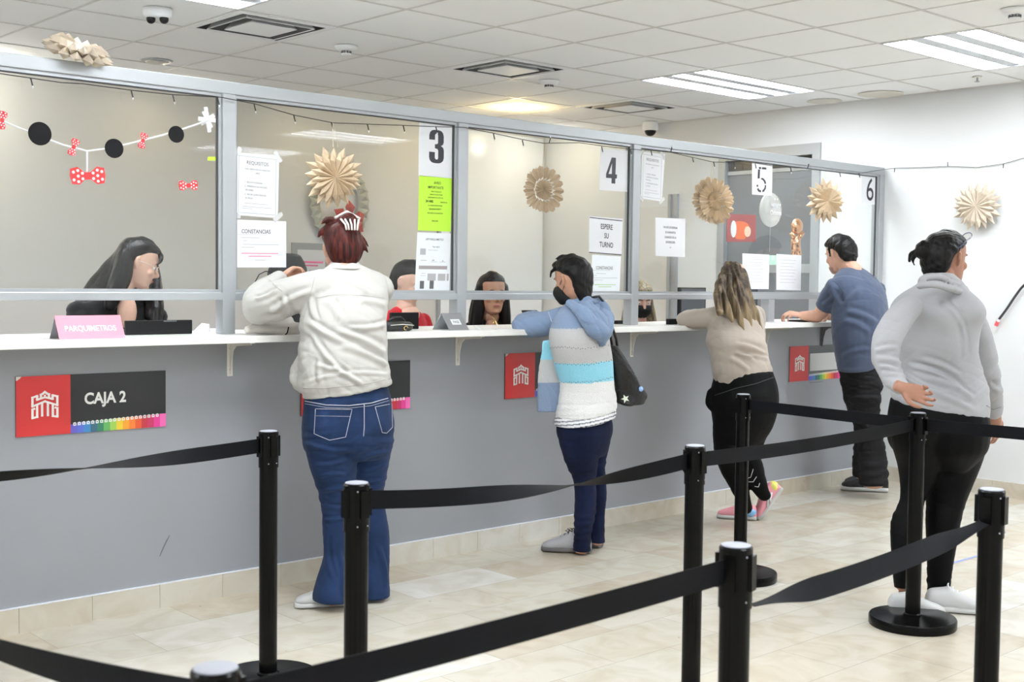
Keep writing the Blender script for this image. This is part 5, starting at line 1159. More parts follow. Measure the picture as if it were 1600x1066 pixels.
# ================================================================== B: woman in the blue hooded cardigan
F = Fig(atY(905, 866, -.42)*np.array([1, 1, 0]), 'person in a blue hooded cardigan with grey, turquoise and white stripes and a black mask', SKIN2, 98)
PR, LP = F.PR, F.LP; Y_ = -.44
tors = [PR(645, 869, 963, Y_, .80, tilt=-14), PR(630, 872, 962, Y_, .79, tilt=-8), PR(605, 876, 960, Y_, .76), PR(571, 868, 957, Y_, .75), PR(537, 859, 953, Y_, .74), PR(508, 862, 953, Y_+.01, .70), PR(488, 872, 951, Y_+.02, .62), PR(475, 884, 942, Y_+.03, .58), PR(466, 893, 930, Y_+.04, .8)]
hip = [PR(712, 882, 946, Y_, .7), PR(690, 875, 953, Y_, .8), PR(675, 870, 957, Y_, .85), PR(658, 872, 956, Y_, .78), PR(640, 882, 946, Y_, .72)]
lL = [PR(690, 873, 934, Y_, .9), PR(725, 884, 934, Y_, .9), PR(748, 895, 931, Y_, .9), PR(775, 898, 932, Y_, .9), PR(805, 897, 930, Y_, .9), PR(835, 897, 924, Y_, .9), PR(861, 895, 923, Y_, .95)]
rL = [PR(690, 912, 954, Y_, 1.1), PR(725, 920, 946, Y_, 1.1), PR(750, 925, 947, Y_, 1.1), PR(775, 924, 948, Y_, 1.1), PR(805, 923, 945, Y_, 1.1), PR(848, 921, 945, Y_, 1.0)]
def kf(P, N_):
    m = .3+np.exp(-((P[:, 2]-.47)/.06)**2)+1.2*np.exp(-((P[:, 2]-.12)/.10)**2)
    return soft_folds(.0028, 11, ((0, 1, 20), (3, 1, 15), (-2, 0, 24)))(P, N_)*m
jeans = fuse('jeans', [loft(hip, 24, .95, .1, .1), loft(lL, 20, .97, .2, .05), loft(rL, 20, .97, .2, .05)], M_denimd, F.root, .0065, 6, kf)
zc_ = lambda v: float(atY(905, v, Y_)[2])
Z1, Z2, Z3, Z4 = zc_(512), zc_(566), zc_(597), zc_(650)
def ccol(P):
    z = P[:, 2]+.012*np.sin(P[:, 0]*9)+.05*(P[:, 0]-F.root.location.x); C = np.tile(np.array([.22, .29, .42]), (len(P), 1))
    C[z < Z1] = (.50, .495, .50); C[z < Z2] = (.27, .62, .76); C[z < Z3] = (.74, .735, .73)
    return C
la = [LP(897, 494, Y_+.05, 20), LP(875, 499, Y_+.10, 20), LP(850, 506, Y_+.17, 20), LP(826, 510, Y_+.23, 18), LP(812, 511, Y_+.26, 13.5)]
fa = [LP(811, 509, Y_+.27, 13), LP(822, 500, Y_+.29, 13), LP(838, 496, Y_+.34, 10), LP(846, 494, Y_+.37, 8)]
ra = [LP(944, 497, Y_+.02, 17), LP(935, 512, Y_+.12, 16), LP(905, 508, Y_+.24, 15), LP(872, 500, Y_+.32, 11)]
kn = soft_folds(.005, 21, ((2, 0, 7), (-3, 1, 6), (3, 3, 4)))
cg = fuse('cardigan', [loft(tors[:], 26, .93, .03, .1)], mat('striped_knit', (.5, .5, .5), .9, bump=.5, bscale=160, attr=True, sheen=.2, spec=.15), F.root, .007, 5, lambda P, N_: kn(P, N_)*np.clip((Z1+.05-P[:, 2])/.2, .2, 1), ccol)
M_bk = mat('blue_knit', (.20, .275, .41), .9, bump=.5, bscale=160, sheen=.2, spec=.15)
slv = fuse('sleeves', [limb(la), limb(fa), limb(ra), loft([PR(503, 872, 953, Y_+.01, .72), PR(488, 876, 952, Y_+.02, .66), PR(475, 884, 944, Y_+.03, .64), PR(467, 893, 932, Y_+.04, .8)], 24, .95, .1, .1)], M_bk, cg, .007, 5, soft_folds(.005, 31, ((6, 0, 3), (5, 3, 5), (0, 4, 8))))
hd = [limb([LP(890, 474, Y_-.0, 7), LP(905, 485, Y_-.09, 10), LP(925, 508, Y_-.15, 14), LP(940, 522, Y_-.16, 14), LP(946, 508, Y_-.13, 14), LP(944, 486, Y_-.06, 11), LP(938, 472, Y_, 7)]), limb([LP(915, 480, Y_-.06, 12), LP(930, 500, Y_-.12, 17), LP(940, 525, Y_-.15, 12), LP(941, 538, Y_-.15, 5)]), limb([LP(896, 472, Y_+.03, 7), LP(915, 470, Y_-.04, 7), LP(934, 472, Y_-.02, 7), LP(940, 474, Y_+.03, 6)])]
fuse('hood', hd, M_bk, cg, .006, 4, soft_folds(.006, 41, ((8, 3, 6), (-7, 0, 8))))
# front panel hanging loose to the left
def pcol(P):
    z = P[:, 2]; C = np.tile(np.array([.27, .62, .76]), (len(P), 1)); C[z < zc_(563)] = (.50, .495, .50); C[z < zc_(598)] = (.22, .29, .42); return C
fp = [(atY(852, v, Y_+.14), .065, .010, (.85, -.35, 0), (.35, .85, 0)) for v in (525, 560, 600, 643)]; fp[0] = (fp[0][0], .05, .010, (.85, -.35, 0), (.35, .85, 0))
fp = [(atY((a+b)/2, v, Y_+.10), (b-a)/2*6.6/CF*1.15, .010, (.85, -.4, 0), (.4, .85, 0)) for v, a, b in ((532, 849, 872), (565, 845, 876), (605, 842, 880), (644, 842, 882))]
fuse('front_panel', [loft(fp, 20, .7, .02, .02)], MATS['striped_knit'], cg, .006, 3, soft_folds(.004, 9, ((5, 0, 1), (7, 0, 2))), pcol)
def tcol(P):
    u_, v_ = px(P); f = np.mod(v_+(u_-915)*.17+.0021*(u_-915)**2, 5.6)/5.6; C = np.tile(np.array([.74, .74, .76]), (len(P), 1)); C[f < .27] = (.02, .025, .06); return C
tee = fuse('striped_shirt', [loft([PR(656, 867, 962, Y_, .82, tilt=-18), PR(648, 868, 962, Y_, .81, tilt=-18), PR(638, 873, 959, Y_, .78, tilt=-14), PR(626, 880, 954, Y_, .74)], 26, .93, .02, .02)], mat('striped_jersey', (.7, .7, .7), .85, attr=True, bump=.1, bscale=200), F.root, .0045, 4, None, tcol)
M_hole = mat('openwork_thread', (.13, .14, .17), .9)
for pts in ([(858, 544), (880, 543), (910, 546), (950, 540)], [(862, 568), (890, 570), (920, 571), (955, 564)], [(872, 598), (900, 598), (930, 597), (957, 590)], [(846, 565), (858, 564), (868, 564)], [(845, 598), (858, 598), (872, 597)]):
    P = snap(cg, dense(pts, 9), .001) if pts[0][0] > 850 else [atY(u, v, Y_+.04) for u, v in ()]
    if P:
        s = MB()
        for k, q in enumerate(P): s.ball(q+np.array([0, 0, .004*(k % 2)]), .0026, 6)
        s.build('openwork_row', M_hole, cg)['kind'] = 'stuff'
s = MB()
for k, q in enumerate(snap(slv, dense([(857, 488), (861, 500), (867, 512)], 9), .001)): s.ball(q, .0026, 6)
if s.v: s.build('openwork_row', M_paper, slv)['kind'] = 'stuff'
F.core(tors, .82); F.core(hip[2:], .78); F.core(lL, .75); F.core(rL, .75); F.corelimb(la, .7); F.corelimb(fa, .7); F.corelimb(ra, .7)
W_, Rm = head(F, atY(893, 438, Y_+.07), 93, 12, 0, .98, neck=atY(911, 476, Y_+.03), nr=.056)
hand(F, atY(842, 493, Y_+.36), (-.4, .7, .1), (0, .2, -1), 30, .9, -1); hand(F, atY(868, 497, Y_+.33), (-.9, .3, .1), (0, .3, -1), 30, .9, 1)
F.finish()
hr = [(W_(0, (a+b)/2, z), hw, (a-b)/2, Rm[:, 0], Rm[:, 1]) for z, hw, a, b in ((-.135, .036, -.058, -.084), (-.105, .050, -.05, -.098), (-.06, .062, -.035, -.110), (-.02, .071, -.036, -.118), (.015, .082, -.015, -.122), (.05, .088, .055, -.122), (.08, .082, .085, -.11), (.108, .064, .07, -.085), (.128, .035, .035, -.05))]
M_hairk = hair_mat('black_hair', (.002, .002, .0025), (.009, .008, .008))
fuse('hair', [loft(hr, 24, .95, .2, .4), ellipsoid(W_(-.01, .055, .09), (.055, .035, .03), Rm), limb([(W_(.03, -.02, .12), .016), (W_(-.02, .02, .135), .010), (W_(-.05, .05, .125), .004)]), limb([(W_(-.06, .03, .08), .014), (W_(-.075, .065, .06), .008), (W_(-.07, .085, .03), .003)])], M_hairk, F.root, .0055, 3, lambda P, N_: .0009*np.sin(190*(P[:, 0]+P[:, 1])+9*np.sin(23*P[:, 2]))+.0012*np.sin(70*(P[:, 0]-P[:, 1])+6*np.sin(31*P[:, 2])))
ms = fuse('face_mask', [loft([(W_(0, .055, -.022), .060, .048, Rm[:, 0], Rm[:, 1]), (W_(0, .052, -.05), .070, .068, Rm[:, 0], Rm[:, 1]), (W_(0, .045, -.085), .066, .062, Rm[:, 0], Rm[:, 1]), (W_(0, .035, -.115), .045, .058, Rm[:, 0], Rm[:, 1])], 22, .95, .1, .2)], mat('black_mask', (.006, .006, .007), .8), F.root, .005, 4)
MB().tube([W_(-.055, .045, -.03), W_(-.078, .01, -.01), W_(-.084, -.02, .01)], .0018, 6).tube([W_(-.062, .03, -.085), W_(-.078, .0, -.05), W_(-.082, -.016, -.035)], .0018, 6).build('ear_loop', M_black, ms)
M_gsh = mat('grey_suede', (.38, .38, .40), .8); M_dsole = mat('dark_grey_rubber', (.13, .12, .12), .7)
o, Ws = shoe(F, atY(922, 871, -.44)*np.array([1, 1, 0]), 124, .26, M_gsh, M_dsole, laces=M_black, label='grey hiking shoe pointing left')
lc = MB(); 
for sg in (-1, 1): lc.tube([Ws(0, .34, .095), Ws(sg*.02, .42, .125), Ws(sg*.03, .5, .12), Ws(sg*.012, .4, .10)], .0022, 6)
lc.build('lace_bow', M_black, o, True)
shoe(F, atY(938, 862, -.38)*np.array([1, 1, 0]), 108, .25, M_gsh, M_dsole, label='grey hiking shoe behind')
# tote bag on her shoulder
tb = empty('tote_bag', tuple(atY(985, 600, Y_-.02)), 'black quilted tote bag with a white star, hanging from the shoulder of the cardigan woman', 'bag')
q = [(950, 541, 962), (960, 552, 972), (963, 575, 984), (965, 600, 993), (967, 615, 1003), (968, 632, 1000)]
br = [(atY((a+b)/2+1, v, Y_-.06), (b-a)/2*6.55/CF*1.08+.008, .045 if k > 1 else .03, (.92, -.38, 0), (.38, .92, 0)) for k, (a, v, b) in enumerate(((949, 540, 962), (952, 555, 972), (957, 577, 984), (960, 600, 995), (963, 618, 1008), (964, 631, 1003)))]
M_bag = mat('glossy_black_quilt', (.006, .006, .008), .3, bump=.6, bscale=60)
bb = fuse('bag_body', [loft(br, 22, .8, .1, .25)], M_bag, tb, .006, 3, soft_folds(.006, 77, ((9, 0, 8), (-8, 0, 9), (0, 6, 10))))
st = MB(); c = snap(bb, [(977, 623)], .004)
if c:
    c = c[0]; st.prism([((.024 if k % 2 == 0 else .010)*cos(pi/2+k*pi/5+.4), (.024 if k % 2 == 0 else .010)*sin(pi/2+k*pi/5+.4)) for k in range(10)], c, RV, UV, -FV*.003); st.build('star_patch', mat('pale_star', (.75, .78, .66), .5), tb)
c = snap(bb, [(1001, 608)], .002)
if c: MB().ball(c[0], .014, 12).build('blue_patch', mat('blue_patch', (.3, .48, .85), .5), tb)
for uu in ((( 921, 466), (936, 463), (944, 474), (949, 497), (953, 520), (957, 543)), ((944, 474), (952, 495), (958, 515), (963, 530), (966, 552))):
    P = [atY(u, v, Y_-.05) for u, v in uu]; MB().tube(P, .007, 8).build('bag_strap', M_bag, tb, True)
# phone in her hand
MB().obox(atY(832, 490, Y_+.34), RV*.04, unit(np.array([0, .9, .4]))*.03, UV*.005).build('phone_body', M_black, PHN)

# ================================================================== C: blonde woman leaning
F = Fig(atY(1160, 812, -.42)*np.array([1, 1, 0]), 'person with long blonde hair in a beige top and black leggings leaning on the counter', SKIN3, 92)
PR, LP = F.PR, F.LP; Y_ = -.50
tors = [PR(588, 1118, 1205, Y_, .78, tilt=-24), PR(572, 1114, 1202, Y_+.01, .78, tilt=-14), PR(552, 1110, 1199, Y_+.03, .78), PR(534, 1104, 1196, Y_+.05, .80), PR(515, 1108, 1194, Y_+.08, .72), PR(498, 1113, 1192, Y_+.10, .66), PR(484, 1120, 1186, Y_+.13, .55), PR(474, 1130, 1172, Y_+.15, .55)]
hip = [PR(692, 1124, 1192, Y_, .70), PR(668, 1116, 1206, Y_, .84), PR(645, 1113, 1213, Y_-.01, .92), PR(622, 1111, 1216, Y_-.01, .90), PR(600, 1114, 1213, Y_, .84), PR(580, 1118, 1206, Y_, .8)]
lL = [LP(1140, 650, Y_+.02, 26), LP(1138, 690, Y_+.04, 24), LP(1142, 722, Y_+.07, 21), LP(1152, 750, Y_+.06, 17), LP(1160, 775, Y_+.04, 12), LP(1165, 795, Y_+.04, 11)]
rL = [LP(1182, 650, Y_-.03, 28), LP(1173, 690, Y_-.02, 21), LP(1170, 715, Y_-.01, 19), LP(1177, 738, Y_-.03, 18), LP(1185, 758, Y_-.05, 14), LP(1195, 775, Y_-.07, 10)]
lg = fuse('leggings', [loft(hip, 24, .95, .1, .1), limb(lL), limb(rL), limb([LP(1116, 615, Y_+.10, 12), LP(1112, 632, Y_+.10, 10), LP(1118, 644, Y_+.1, 4)])], M_legging, F.root, .0075, 7, soft_folds(.002, 5, ((0, 1, 12), (2, 0, 9))))
seam('waistband_seam', lg, [(1117, 618), (1150, 607), (1180, 600), (1208, 590)], .002, mat('band_grey', (.05, .055, .06), .6))
for q in ([(1169, 747), (1173, 746), (1177, 733)], [(1170, 753), (1177, 753), (1182, 745)], [(1179, 760), (1185, 761), (1187, 755)]): seam('reflective_chevron', lg, q, .0016, M_paper)
la = [LP(1127, 494, Y_+.13, 17), LP(1108, 497, Y_+.18, 16.5), LP(1085, 499, Y_+.24, 15), LP(1068, 500, Y_+.29, 11.5)]
fa = [LP(1067, 499, Y_+.29, 11), LP(1078, 494, Y_+.36, 10.5), LP(1100, 490, Y_+.42, 8)]
ra = [LP(1180, 492, Y_+.12, 16), LP(1180, 508, Y_+.22, 14), LP(1160, 505, Y_+.33, 12), LP(1135, 497, Y_+.40, 8)]
top = fuse('long_sleeve_top', [loft(tors, 26, .94, .03, .15), limb(la), limb(fa), limb(ra)], cloth_mat('beige_jersey', (.40, .345, .295), .9), F.root, .0075, 6, lambda P, N_: soft_folds(.006, 14, ((3, 0, 9), (4, -1, 7), (2, 1, 12)))(P, N_)*.4*np.exp(-((P[:, 2]-1.02)/.16)**2)+line_folds([(1150, 538, 1197, 554, 4, .011), (1162, 557, 1200, 561, 3, .010), (1150, 551, 1182, 567, 3, .009), (1140, 560, 1170, 580, 4, .007), (1120, 492, 1135, 502, 4, .007), (1128, 500, 1112, 512, 4, .007)], 4)(P, N_)+soft_folds(.003, 4, ((7, 0, 3), (5, 3, 3)))(P, N_)*.7)
F.core(tors, .84); F.core(hip[2:], .78); F.corelimb(lL, .75); F.corelimb(rL, .75); F.corelimb(la, .7); F.corelimb(fa, .7); F.corelimb(ra, .7)
W_, Rm = head(F, atY(1146, 440, Y_+.22), 80, 22, 0, .97, neck=atY(1150, 479, Y_+.15))
hand(F, atY(1100, 490, Y_+.43), (.8, .5, -.1), (0, .2, -1), 25, .88, -1); hand(F, atY(1130, 496, Y_+.41), (-.8, .5, -.1), (0, .2, -1), 25, .88, 1)
F.finish()
M_blonde = hair_mat('highlighted_hair', (.018, .012, .008), (.075, .05, .03), (.27, .20, .115), (1.16, 1.50), .5)
hz = lambda u, v, y, rpx: LP(u, v, y, rpx)
def HR(v, xl, xr, y, r): return PR(v, xl, xr, y, r, 75)
hb = loft([HR(411, 1134, 1153, Y_+.20, .9), HR(420, 1127, 1163, Y_+.19, .95), HR(435, 1121, 1168, Y_+.16, .95), HR(452, 1117, 1172, Y_+.13, .8), HR(468, 1116, 1175, Y_+.09, .65), HR(484, 1125, 1178, Y_+.05, .45), HR(500, 1142, 1184, Y_+.01, .35), HR(514, 1155, 1187, Y_-.01, .3), HR(524, 1172, 1186, Y_-.03, .3)], 26, .95, .4, .3)
locks = [limb([LP(a, 430, Y_+.10, 4), LP(b, 460, Y_+.04, 6), LP(c, 488, Y_+.0, 6.5), LP(d, e, Y_-.05, 2)], flat=.8) for a, b, c, d, e in ((1128, 1121, 1124, 1120, 484), (1132, 1130, 1137, 1145, 502), (1140, 1141, 1152, 1164, 518), (1148, 1152, 1166, 1175, 521), (1155, 1161, 1174, 1182, 527), (1162, 1168, 1178, 1192, 518))]
def strand(P, N_): a = P@RV; return .004*np.sin(a*95+2.5*np.sin(P[:, 2]*14))+.0025*np.sin(a*230+3*np.sin(P[:, 2]*9))
fuse('hair', [hb]+locks, M_blonde, F.root, .0055, 3, strand)
M_pink_s = mat('pink_mesh', (.80, .33, .38), .6); M_yel = mat('yellow_panel', (.75, .72, .15), .6); M_blu = mat('sky_blue_panel', (.25, .5, .8), .6)
o, Ws = shoe(F, atY(1181, 816, -.44)*np.array([1, 1, 0]), 118, .235, M_pink_s, M_wsole, laces=M_paper, label='pink, yellow and blue trainer flat on the floor')
[MB().add(*ellipsoid(Ws(q_*.016, .14, .05), (.029, .04, .03), frame(R_(118)))).build('heel_panel', M_blu, o, True) for q_ in (-1, 1)]; MB().add(*ellipsoid(Ws(0, .40, .066), (.037, .042, .034), frame(R_(118)))).build('mid_panel', M_yel, o, True)
hl = atY(1222, 772, -.52); tipv = atY(1190, 818, -.52)
o, Ws = shoe(F, tuple(hl+np.array([.0, 0, .03])), 148, .235, M_pink_s, M_wsole, pitch=52, laces=M_paper, label='pink trainer with white side mark, tipped on its toe')
MB().add(*ellipsoid(Ws(.0, .12, .058), (.040, .040, .036), frame(R_(148), R_(52)))).build('heel_panel', M_yel, o, True)
sg = 1 if (Ws(1, .5, 0)-Ws(0, .5, 0))@FV < 0 else -1
MB().tube([Ws(sg*.048, .62, .03), Ws(sg*.045, .36, .065), Ws(sg*.047, .50, .03), Ws(sg*.043, .26, .06)], .006, 8).build('side_mark', M_paper, o, True)
F2 = MB(); F2.tube([atY(1200, 778, -.54), atY(1208, 772, -.53)], [.04, .04], 12)

# ================================================================== D: man in blue
F = Fig(atY(1352, 776, -.36)*np.array([1, 1, 0]), 'person with short black hair in a slate blue T-shirt at the end of the counter', SKIN1, 88)
PR, LP = F.PR, F.LP; Y_ = -.50
tors = [PR(578, 1311, 1368, Y_+.02, .85, tilt=-6), PR(566, 1308, 1374, Y_+.02, .85), PR(541, 1304, 1380, Y_+.02, .84), PR(510, 1301, 1386, Y_+.02, .82), PR(485, 1302, 1386, Y_+.03, .76), PR(462, 1300, 1383, Y_+.05, .70), PR(442, 1300, 1374, Y_+.08, .62), PR(430, 1306, 1362, Y_+.10, .55), PR(421, 1314, 1350, Y_+.12, .6), PR(416, 1319, 1341, Y_+.13, .8)]
hip = [PR(655, 1330, 1372, Y_+.05, .9), PR(630, 1321, 1374, Y_+.04, .95), PR(605, 1316, 1377, Y_+.03, .95), PR(582, 1312, 1376, Y_+.03, .92), PR(572, 1312, 1371, Y_+.02, .85), PR(555, 1320, 1364, Y_+.02, .8)]
lL = [PR(625, 1322, 1366, Y_+.10, .9), PR(665, 1334, 1368, Y_+.10, .9), PR(700, 1334, 1364, Y_+.10, .9), PR(725, 1332, 1360, Y_+.1, .9), PR(745, 1333, 1360, Y_+.1, .9)]
rL = [PR(620, 1324, 1375, Y_, .9), PR(650, 1332, 1374, Y_+.02, .9), PR(690, 1340, 1381, Y_+.03, .9), PR(725, 1341, 1386, Y_+.03, .9), PR(757, 1343, 1387, Y_+.03, .9)]
fuse('jeans', [loft(hip, 24, .95, .1, .1), loft(lL, 20, .97, .2, .05), loft(rL, 20, .97, .2, .05)], mat('faded_black_denim', (.014, .014, .016), .85, noise=.5, nscale=5, bump=.2, bscale=400, spec=.2), F.root, .0075, 6, soft_folds(.006, 18, ((0, 1, 11), (3, 0, 8), (-2, 1, 14))))
la = [LP(1308, 446, Y_+.10, 16), LP(1298, 462, Y_+.16, 16), LP(1288, 480, Y_+.22, 15)]
ra = [LP(1368, 450, Y_+.02, 16), LP(1368, 475, Y_+.06, 14), LP(1362, 492, Y_+.12, 12)]
tee = fuse('t_shirt', [loft(tors, 26, .93, .03, .1), limb(la, cap=.3), limb(ra, cap=.3)], cloth_mat('slate_blue_jersey', (.062, .082, .135), .9), F.root, .0075, 6, lambda P, N_: soft_folds(.003, 28, ((4, 0, 7), (-4, 0, 8), (2, 2, 6)))(P, N_)+line_folds([(1320, 478, 1345, 452, 5, .010), (1322, 486, 1372, 506, 5, .009), (1318, 500, 1360, 520, 5, .007), (1314, 558, 1360, 545, 4, .007), (1296, 452, 1312, 478, 4, .008), (1285, 476, 1302, 462, 3, .007)], 4)(P, N_))
seam('sleeve_seam', tee, [(1300, 438), (1312, 446), (1319, 458), (1316, 470)], .002, mat('shirt_seam', (.05, .07, .12), .9))
F.core(tors, .74); F.core(hip[2:], .75); F.core(lL, .7); F.core(rL, .7); F.corelimb(la, .42)
F.skin.append(limb([LP(1289, 478, Y_+.22, 10.5), LP(1284, 487, Y_+.25, 11), LP(1276, 494, Y_+.29, 10.5), LP(1262, 494, Y_+.33, 8.5), LP(1252, 493, Y_+.36, 6.5)]))
F.skin.append(limb([LP(1362, 488, Y_+.12, 9.5), LP(1350, 494, Y_+.22, 9.5), LP(1315, 495, Y_+.32, 8), LP(1290, 494, Y_+.38, 6)]))
W_, Rm = head(F, atY(1312, 397, Y_+.20), 78, 16, 0, 1.0, neck=atY(1331, 424, Y_+.12), nr=.062)
hand(F, atY(1253, 493, Y_+.36), (-.75, .45, .15), (.1, .4, -1), 45, .98, -1); hand(F, atY(1290, 494, Y_+.38), (-.9, .2, 0), (0, .3, -1), 30, .98, 1)
F.finish()
hr = [(W_(0, (a+b)/2, z), hw, (a-b)/2, Rm[:, 0], Rm[:, 1]) for z, hw, a, b in ((-.075, .05, -.06, -.098), (-.045, .07, -.035, -.116), (-.01, .080, -.026, -.12), (.02, .088, .002, -.124), (.05, .089, .06, -.12), (.08, .08, .094, -.108), (.108, .062, .075, -.08), (.125, .034, .04, -.045))]
fuse('hair', [loft(hr, 24, .95, .1, .4), limb([(W_(0, -.108, -.03), .014), (W_(.01, -.125, -.045), .004)]), limb([(W_(-.072, .016, .04), .012), (W_(-.075, .014, -.012), .006)]), limb([(W_(.072, .016, .04), .012), (W_(.075, .014, -.012), .006)])], M_hairk, F.root, .0055, 3, lambda P, N_: .0009*np.sin(190*(P[:, 0]+P[:, 1])+9*np.sin(23*P[:, 2]))+.0012*np.sin(70*(P[:, 0]-P[:, 1])+6*np.sin(31*P[:, 2])))
fuse('beard_stubble', [loft([(W_(0, .048, -.075), .0585, .046, Rm[:, 0], Rm[:, 1]), (W_(0, .046, -.095), .054, .044, Rm[:, 0], Rm[:, 1]), (W_(0, .05, -.113), .040, .036, Rm[:, 0], Rm[:, 1])], 18, .95, .1, .3)], mat('short_stubble', (.36, .22, .17), .8), F.root, .005, 3)
M_bsh = mat('black_grey_mesh', (.03, .03, .033), .7, noise=.6, nscale=60)
o, Ws = shoe(F, atY(1386, 779, -.40)*np.array([1, 1, 0]), 124, .31, M_bsh, M_wsole, laces=M_black, label='black trainer with white sole and a white crossed-arc mark')
sg = 1 if (Ws(1, .5, 0)-Ws(0, .5, 0))@FV < 0 else -1
o = MB()
for a_, b_ in ((1, 0), (-1, 0)):
    o.tube([Ws(sg*.058, .46+.05*sin(t)*1.0, .052+a_*(.014-.012*cos(t))) for t in [k*pi/6-pi/2 for k in range(7)]], .0028, 6)
o.build('arc_mark', M_paper, F.root.children[-1], True)
shoe(F, atY(1384, 768, -.28)*np.array([1, 1, 0]), 132, .29, M_bsh, M_dsole, label='black trainer behind the nearer one')

# ================================================================== E: woman in the grey sweatshirt
F = Fig(atY(1455, 950, -2.19)*np.array([1, 1, 0]), 'person in a grey sweatshirt and black leggings with one hand held behind the back', SKIN4, 8)
FE = F; fx = atY(1455, 950, -2.19); F.root.location = (5.03, -2.17, 0)
PLY = -2.17
PR, LP = F.PR, F.LP; Y_ = PLY
tors = [PR(641, 1396, 1540, Y_, .80, tilt=32), PR(626, 1393, 1542, Y_, .80, tilt=24), PR(605, 1400, 1540, Y_, .78), PR(575, 1408, 1530, Y_, .74), PR(545, 1405, 1525, Y_, .72), PR(515, 1402, 1528, Y_, .70), PR(490, 1393, 1536, Y_, .66), PR(473, 1397, 1531, Y_, .58), PR(458, 1412, 1517, Y_, .50), PR(446, 1432, 1504, Y_, .58), PR(438, 1440, 1499, Y_, .7)]
hip = [PR(735, 1425, 1505, Y_, .55), PR(720, 1412, 1522, Y_, .72), PR(700, 1393, 1538, Y_, .84), PR(675, 1388, 1542, Y_, .86), PR(650, 1390, 1541, Y_, .82), PR(632, 1394, 1537, Y_, .76, tilt=16)]
lL = [PR(670, 1391, 1486, Y_+.02, 1.25), PR(700, 1396, 1480, Y_+.03, 1.25), PR(725, 1403, 1474, Y_+.04, 1.18), PR(755, 1407, 1460, Y_+.05, 1.08), PR(783, 1406, 1444, Y_+.05, 1), PR(814, 1393, 1441, Y_+.04, 1), PR(845, 1392, 1436, Y_+.03, 1), PR(880, 1394, 1427, Y_+.03, 1), PR(918, 1397, 1421, Y_+.03, 1)]
rL = [PR(670, 1438, 1543, Y_-.01, 1.22), PR(700, 1442, 1538, Y_-.01, 1.22), PR(725, 1446, 1531, Y_-.015, 1.18), PR(755, 1446, 1519, Y_-.02, 1.08), PR(786, 1448, 1507, Y_-.02, .95), PR(815, 1447, 1500, Y_-.02, 1), PR(850, 1448, 1494, Y_-.02, 1), PR(885, 1449, 1488, Y_-.02, 1), PR(910, 1449, 1485, Y_-.02, 1), PR(928, 1450, 1484, Y_-.02, 1)]
fuse('leggings', [loft(hip, 24, .95, .1, .1), loft(lL, 20, .98, .2, .1), loft(rL, 20, .98, .2, .1)], M_legging, F.root, .0075, 7, lambda P, N_: soft_folds(.003, 15, ((0, 1, 22), (1, 0, 26)))(P, N_)*(.15+np.exp(-((P[:, 2]-.10)/.09)**2)+.6*np.exp(-((P[:, 2]-.42)/.06)**2)))
la = [LP(1424, 478, Y_, 19), LP(1402, 502, Y_, 23), LP(1386, 532, Y_, 23), LP(1384, 560, Y_-.01, 22), LP(1391, 583, Y_-.04, 19), LP(1403, 600, Y_-.09, 15), LP(1410, 605, Y_-.12, 13.5)]
ra = [LP(1504, 478, Y_, 20), LP(1517, 507, Y_-.02, 25), LP(1530, 545, Y_-.03, 25), LP(1539, 585, Y_-.02, 23), LP(1550, 622, Y_, 17), LP(1554, 645, Y_+.01, 13)]
gs = fuse('sweatshirt', [loft(tors, 28, .93, .03, .1), limb(la), limb(ra), loft([PR(462, 1428, 1518, Y_, .55), PR(452, 1434, 1512, Y_, .6), PR(446, 1437, 1509, Y_, .62)], 22, 1, .1, .1)], cloth_mat('grey_fleece', (.38, .383, .40), .95, sheen=0), F.root, .0072, 14, lambda P, N_: line_folds([(1422, 572, 1506, 608, 4, .012), (1411, 586, 1482, 615, 4, .012), (1446, 590, 1520, 622, 4, .010), (1440, 562, 1500, 588, 4, .009), (1366, 549, 1403, 544, 4, .010), (1370, 561, 1410, 568, 4, .009), (1380, 585, 1416, 590, 3, .008), (1374, 573, 1408, 580, 3, .008), (1500, 500, 1508, 560, 4, .008), (1470, 470, 1500, 500, 5, .007), (1545, 600, 1562, 612, 4, .006), (1430, 612, 1520, 640, 4, .007)], 4)(P, N_)+.5*soft_folds(.006, 52, ((2, -2, 7), (0, 3, 9), (-2, 2, 11)))(P, N_)*(.3+1.1*np.exp(-((P[:, 2]-1.0)/.12)**2)))
cr = []
for v, xl, xr, r, tl in ((456, 1436, 1510, .75, 0), (444, 1435, 1506, .8, 0), (434, 1439, 1496, .85, 0), (427, 1444, 1486, .9, 0)): cr.append(PR(v, xl, xr, Y_+.0, r, 8))
fuse('cowl_collar', [loft(cr, 26, 1, .1, .1), limb([LP(1437, 446, Y_-.03, 6), LP(1460, 444, Y_-.11, 6), LP(1490, 453, Y_-.13, 6), LP(1508, 462, Y_-.08, 5)]), limb([LP(1440, 436, Y_-.03, 5), LP(1465, 433, Y_-.10, 5.5), LP(1490, 442, Y_-.11, 5), LP(1505, 452, Y_-.07, 4)])], MATS['grey_fleece'], gs, .0065, 4, soft_folds(.004, 6, ((1, 1, 14), (0, 2, 17))))
seam('cuff_seam', gs, [(1541, 634), (1552, 640), (1564, 636)], .0018, mat('fleece_seam', (.2, .2, .21), .9))
F.core(tors, .84); F.core(hip[2:], .78); F.core(lL, .75); F.core(rL, .75); F.corelimb(la, .7); F.corelimb(ra, .7)
F.skin.append(limb([LP(1403, 600, Y_-.08, 10), LP(1413, 607, Y_-.13, 9.5)]))
F.skin.append(limb([LP(1554, 645, Y_+.01, 10), LP(1556, 660, Y_+.02, 9)]))
